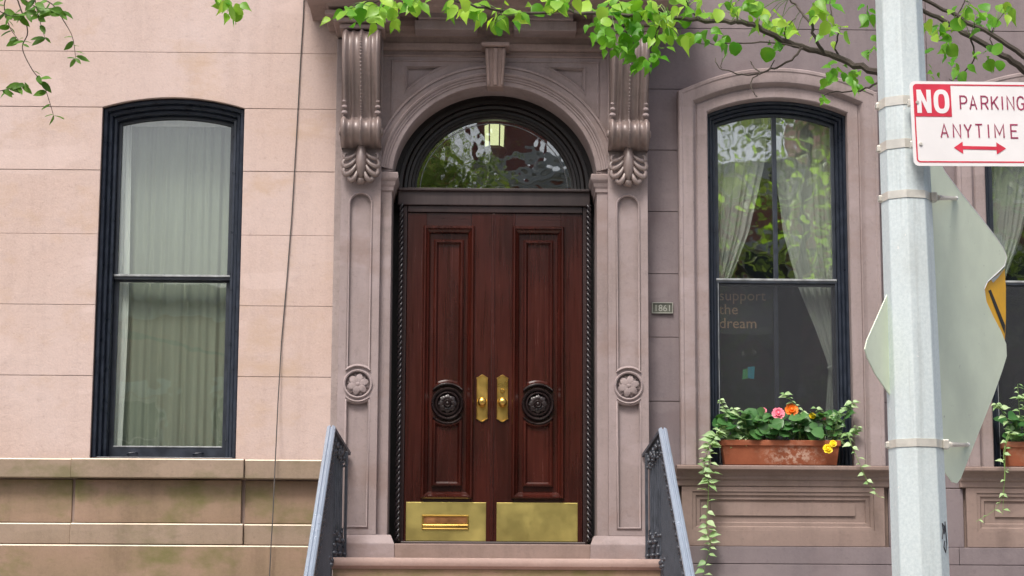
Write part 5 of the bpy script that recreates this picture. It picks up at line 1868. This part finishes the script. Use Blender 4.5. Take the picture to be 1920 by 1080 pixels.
# leaves: photo clusters (px, py, spread x, spread y, count, size)
CLUS = [(690, 12, 40, 12, 13, .090), (728, 30, 16, 14, 6, .085), (665, 25, 12, 12, 4, .075), (770, -4, 40, 14, 8, .085), (880, 12, 35, 10, 11, .085), (930, 28, 22, 14, 7, .10), (972, 30, 12, 12, 4, .085), (1040, 4, 50, 12, 16, .085),
        (1130, 60, 22, 20, 16, .075), (1165, 84, 22, 16, 14, .075), (1185, 50, 36, 26, 26, .075), (1245, 62, 22, 20, 12, .085), (1200, 115, 24, 14, 11, .070), (1230, 100, 12, 12, 6, .065), (1160, 14, 70, 14, 24, .085), (1270, 14, 60, 14, 20, .085), (1290, 64, 8, 8, 2, .105),
        (1330, 62, 30, 14, 9, .075), (1345, 80, 30, 10, 5, .065), (1375, 10, 40, 12, 11, .085), (1430, 26, 20, 20, 9, .10), (1480, 46, 18, 18, 8, .095), (1455, 80, 20, 10, 5, .075), (1545, 16, 26, 16, 9, .09), (1560, 60, 22, 18, 8, .080),
        (1580, 138, 26, 12, 12, .075), (1605, 150, 12, 10, 4, .07), (1545, 178, 10, 12, 5, .05), (1620, 28, 16, 22, 5, .07), (1635, 90, 10, 18, 4, .07),
        (1760, 46, 22, 18, 8, .080), (1800, 20, 26, 16, 8, .085), (1765, 88, 18, 18, 6, .07), (1840, 40, 24, 20, 7, .08), (1850, 108, 18, 18, 6, .07), (1800, 118, 20, 16, 6, .07), (1885, 18, 20, 14, 5, .085), (1748, 134, 12, 10, 3, .055),
        (432, 8, 20, 12, 8, .085), (436, 30, 6, 12, 3, .060), (640, -40, 60, 14, 8, .09), (900, -40, 120, 16, 14, .09), (1300, -40, 150, 16, 16, .09)]
LEAVES = []
for (cx_, cy_, sx_, sy_, n, sz) in CLUS:
    n = max(2, int(n * 1.55))
    for k in range(n):
        LEAVES.append((rnd.gauss(cx_, sx_ * .66), rnd.gauss(cy_, sy_ * .70), sz * .70))
# the 290 leaves that show largest are parts, the rest one leaf mass
inview = lambda L: 0 <= L[0] <= 1920 and -8 <= L[1]
LEAVES.sort(key=lambda L: (not inview(L), -L[2]))
mass = MB()
for li, (px, py, sz) in enumerate(LEAVES):
    p = PX(px, py, YT + rnd.gauss(0, .10))
    best, bd = None, 1e9
    for ob, path in LP:
        for q in path[::2]:
            dd = (q - p).length
            if dd < bd: best, bd, bq = ob, dd, q
    out = (p - bq)
    d = Vector((out.x * 5 + rnd.gauss(0, .6), rnd.gauss(-.3, .6), -.70 + rnd.gauss(0, .45)))
    upn = Vector((rnd.gauss(0, .6), rnd.gauss(-1.0, .6), rnd.gauss(.7, .6)))
    lm = LM['tree' if rnd.random() < .75 else 'tree_b']
    lo_ = leaf(best, lm, p, d, sz * rnd.uniform(.65, 1.25), rnd.uniform(-.8, .8), up=upn, stretch=rnd.uniform(.8, 1.15))
    if li >= 290:
        mt = Matrix.LocRotScale(p, lo_.rotation_euler, lo_.scale)
        mass.add([mt @ v.co for v in lm.vertices], [list(f.vertices) for f in lm.polygons])
        bpy.data.objects.remove(lo_)
    elif bd > .03 and rnd.random() < .5:
        m = MB(); m.tube([bq, (bq + p) / 2 + Vector((0, 0, .012)), p], [.0018, .0014, .0010], 4); m.build('leaf_stalk', M['stem'], best)
tag(mass.build('leaf_mass', M['leaf'], TRE, clean=False, smooth=True, ang=180), kind='stuff')

# second tree: fine drooping sprays at the other side
YT2 = -6.2
TR2 = empty('drooping_tree', (-5.6, -6.2, 0.13), 'fine leaved tree drooping sprays in front of the pink wall', 'tree')
b = MB(); b.tube([(-5.6, -6.2, .13), (-5.6, -6.2, 1.5), (-5.5, -6.2, 3.2), (-5.3, -6.2, 4.6), (-5.2, -6.15, 6.2)], [.15, .12, .10, .075, .04], 12); b.build('trunk', M['bark'], TR2, smooth=True)
crown(TR2, (-5.6, -6.1, 6.6), (1.4, 1.2, 1.1), 40, 26, .06, M['leaf2'], 19, zmin=5.2)
b = MB(); b.tube([(-5.35, -6.2, 4.3), (-4.6, -6.2, 4.9), (-3.6, -6.2, 4.75), (-2.6, -6.2, 4.55), PX(-40, -60, YT2), PX(20, -20, YT2)], [.05, .04, .03, .018, .007, .004], 8); b.build('branch', M['bark'], TR2, smooth=True)
SPR = [([(-40, -60), (20, -20), (40, 20), (52, 60), (42, 90), (60, 130), (82, 160), (100, 215)], .004), ([(20, -60), (70, -10), (100, 10), (120, 40), (136, 70), (142, 110)], .0035), ([(-60, 20), (-20, 14), (20, 30), (50, 25)], .003), ([(-60, 190), (-20, 176), (10, 168), (46, 158)], .003), ([(60, -40), (66, 0), (72, 30), (84, 70)], .003), ([(20, -20), (8, 10), (18, 50), (34, 74)], .003), ([(-60, 60), (0, -20), (30, -10), (66, 12), (90, 18), (118, 20)], .003)]
for i, (pl_, r0) in enumerate(SPR):
    path = smooth_path([PX(a, c, YT2 + .04 * math.sin(k + i)) for k, (a, c) in enumerate(pl_)], 5)
    b = MB(); b.tube(path, [r0 * (1 - .7 * k / len(path)) for k in range(len(path))], 5)
    ob = b.build('twig', M['bark'], TR2, smooth=True)
    n = 15 if i not in (0, 1) else 15
    for k in range(n):
        f = rnd.uniform(.25, 1.0) if k > 2 else 1.0
        p = path[min(len(path) - 1, int(f * len(path)))]
        s_ = 1 if k % 2 else -1
        d = Vector((s_ * rnd.uniform(.3, 1), rnd.gauss(-.2, .4), rnd.uniform(-.9, .1)))
        leaf(ob, LM['locust'], p + Vector((0, rnd.gauss(0, .01), 0)), d, rnd.uniform(.035, .072), rnd.uniform(-.8, .8), up=Vector((rnd.gauss(0, .5), -1, .6)))

# ------------------------------------------------------------------ ACROSS THE STREET (seen in the panes)
def far_house(x0, x1, h, mat, label, seed, cols):
    H = empty('row_house', ((x0 + x1) / 2, -25.0, .13), label, 'house', 'houses across the street')
    rows = [(1.4, 3.2), (4.4, 6.2), (7.3, 9.0)] + ([(10.1, 11.6)] if h > 12.2 else [])
    rows = [r for r in rows if r[1] < h - .8]
    wid = (x1 - x0) / cols
    rc = [(x0 + wid * (c + .5) - .5, x0 + wid * (c + .5) + .5, z0, z1) for c in range(cols) for z0, z1 in rows]
    b = MB(); b.plate(rectp(x0, x1, .13, h), [rectp(*r) for r in rc], -24.0, -24.4)
    b.build('wall', mat, H)
    b = MB(); b.box(x0 + .01, x1 - .01, -29, -24.6, .13, h - .1); b.build('building_mass', mat, H)
    b = MB(); b.box(x0, x1, -24.4, -23.65, h + .002, h + .32); b.box(x0, x1, -24.1, -23.8, h - .3, h); b.build('cornice', M['fartrim'], H, bevel=.03)
    for r in rc:
        f = MB(); f.plate(rectp(*r), [rectp(r[0] + .08, r[1] - .08, r[2] + .08, (r[2] + r[3]) / 2 - .03), rectp(r[0] + .08, r[1] - .08, (r[2] + r[3]) / 2 + .03, r[3] - .08)], -24.15, -24.22)
        w_ = f.build('window', M['fartrim'], H)
        g_ = MB(); g_.box(r[0] + .07, r[1] - .07, -24.215, -24.20, r[2] + .07, r[3] - .07); g_.build('pane', M['farwin'], w_)
        l_ = MB(); l_.box(r[0] - .12, r[1] + .12, -24.1, -23.9, r[2] - .12, r[2] - .005); l_.box(r[0] - .12, r[1] + .12, -24.1, -23.95, r[3] + .005, r[3] + .2); l_.build('lintel_and_sill', M['fartrim'], w_)
    return H


far_house(-15.5, -9.3, 8.2, M['brick_b'], 'brown brick house across the street with low roof', 1, 3)
far_house(-9.2, -3.2, 7.9, M['brick_c'], 'salmon brick house across the street, lowest of its row', 2, 3)
far_house(-3.1, -0.45, 11.5, M['brick_a'], 'red brick house across the street facing the double doors', 3, 2)
HC = far_house(0.1, 6.6, 10.3, M['brick_c'], 'salmon brick house across the street beyond the passage gap', 4, 3)
b = MB(); b.box(0.1, 1.25, -25.6, -24.41, 10.3, 11.6); b.box(0.05, 1.3, -25.65, -24.36, 11.601, 11.7); b.build('roof_bulkhead', M['brick_a'], HC)
far_house(6.7, 13.5, 12.6, M['brick_b'], 'tall brown brick house across the street', 5, 3)


def far_tree(x, y, h, r, seed, label, zlo):
    T = empty('pavement_tree', (x, y, .13), label, 'tree', 'trees across the street')
    rr = random.Random(seed)
    b = MB(); b.tube([(x, y, .13), (x + .05, y, 1.5), (x, y, 3.0), (x + .1, y, h * .55), (x, y, h * .8)], [.2, .16, .14, .09, .03], 10); b.build('trunk', M['bark'], T, smooth=True)
    for k in range(9):
        a = rr.uniform(0, 6.28)
        z0 = rr.uniform(2.8, h * .7)
        e = Vector((x + math.cos(a) * r * .8, y + math.sin(a) * r * .8, z0 + rr.uniform(.9, 2.0)))
        b = MB(); b.tube([(x, y, z0), ((x + e.x) / 2, (y + e.y) / 2, (z0 + e.z) / 2 + .2), e], [.06, .04, .015], 7); b.build('branch', M['bark'], T, smooth=True)
    crown(T, (x, y, zlo + (h - zlo) / 2), (r, r, (h - zlo) / 2), 100, 40, .17, M['leaf3'], seed)


far_tree(4.9, -18.2, 11.6, 2.3, 3, 'broad green tree on the far pavement before the salmon brick house with the roof bulkhead', 4.2)
far_tree(8.4, -18.6, 10.0, 1.9, 4, 'green tree on the far pavement before the tall brown brick house', 4.0)
far_tree(-0.75, -18.6, 10.1, 1.2, 6, 'small tree on the far pavement facing the double doors', 5.6)
far_tree(-8.8, -18.4, 6.6, 1.6, 7, 'low tree on the far pavement before the salmon brick house', 3.0)
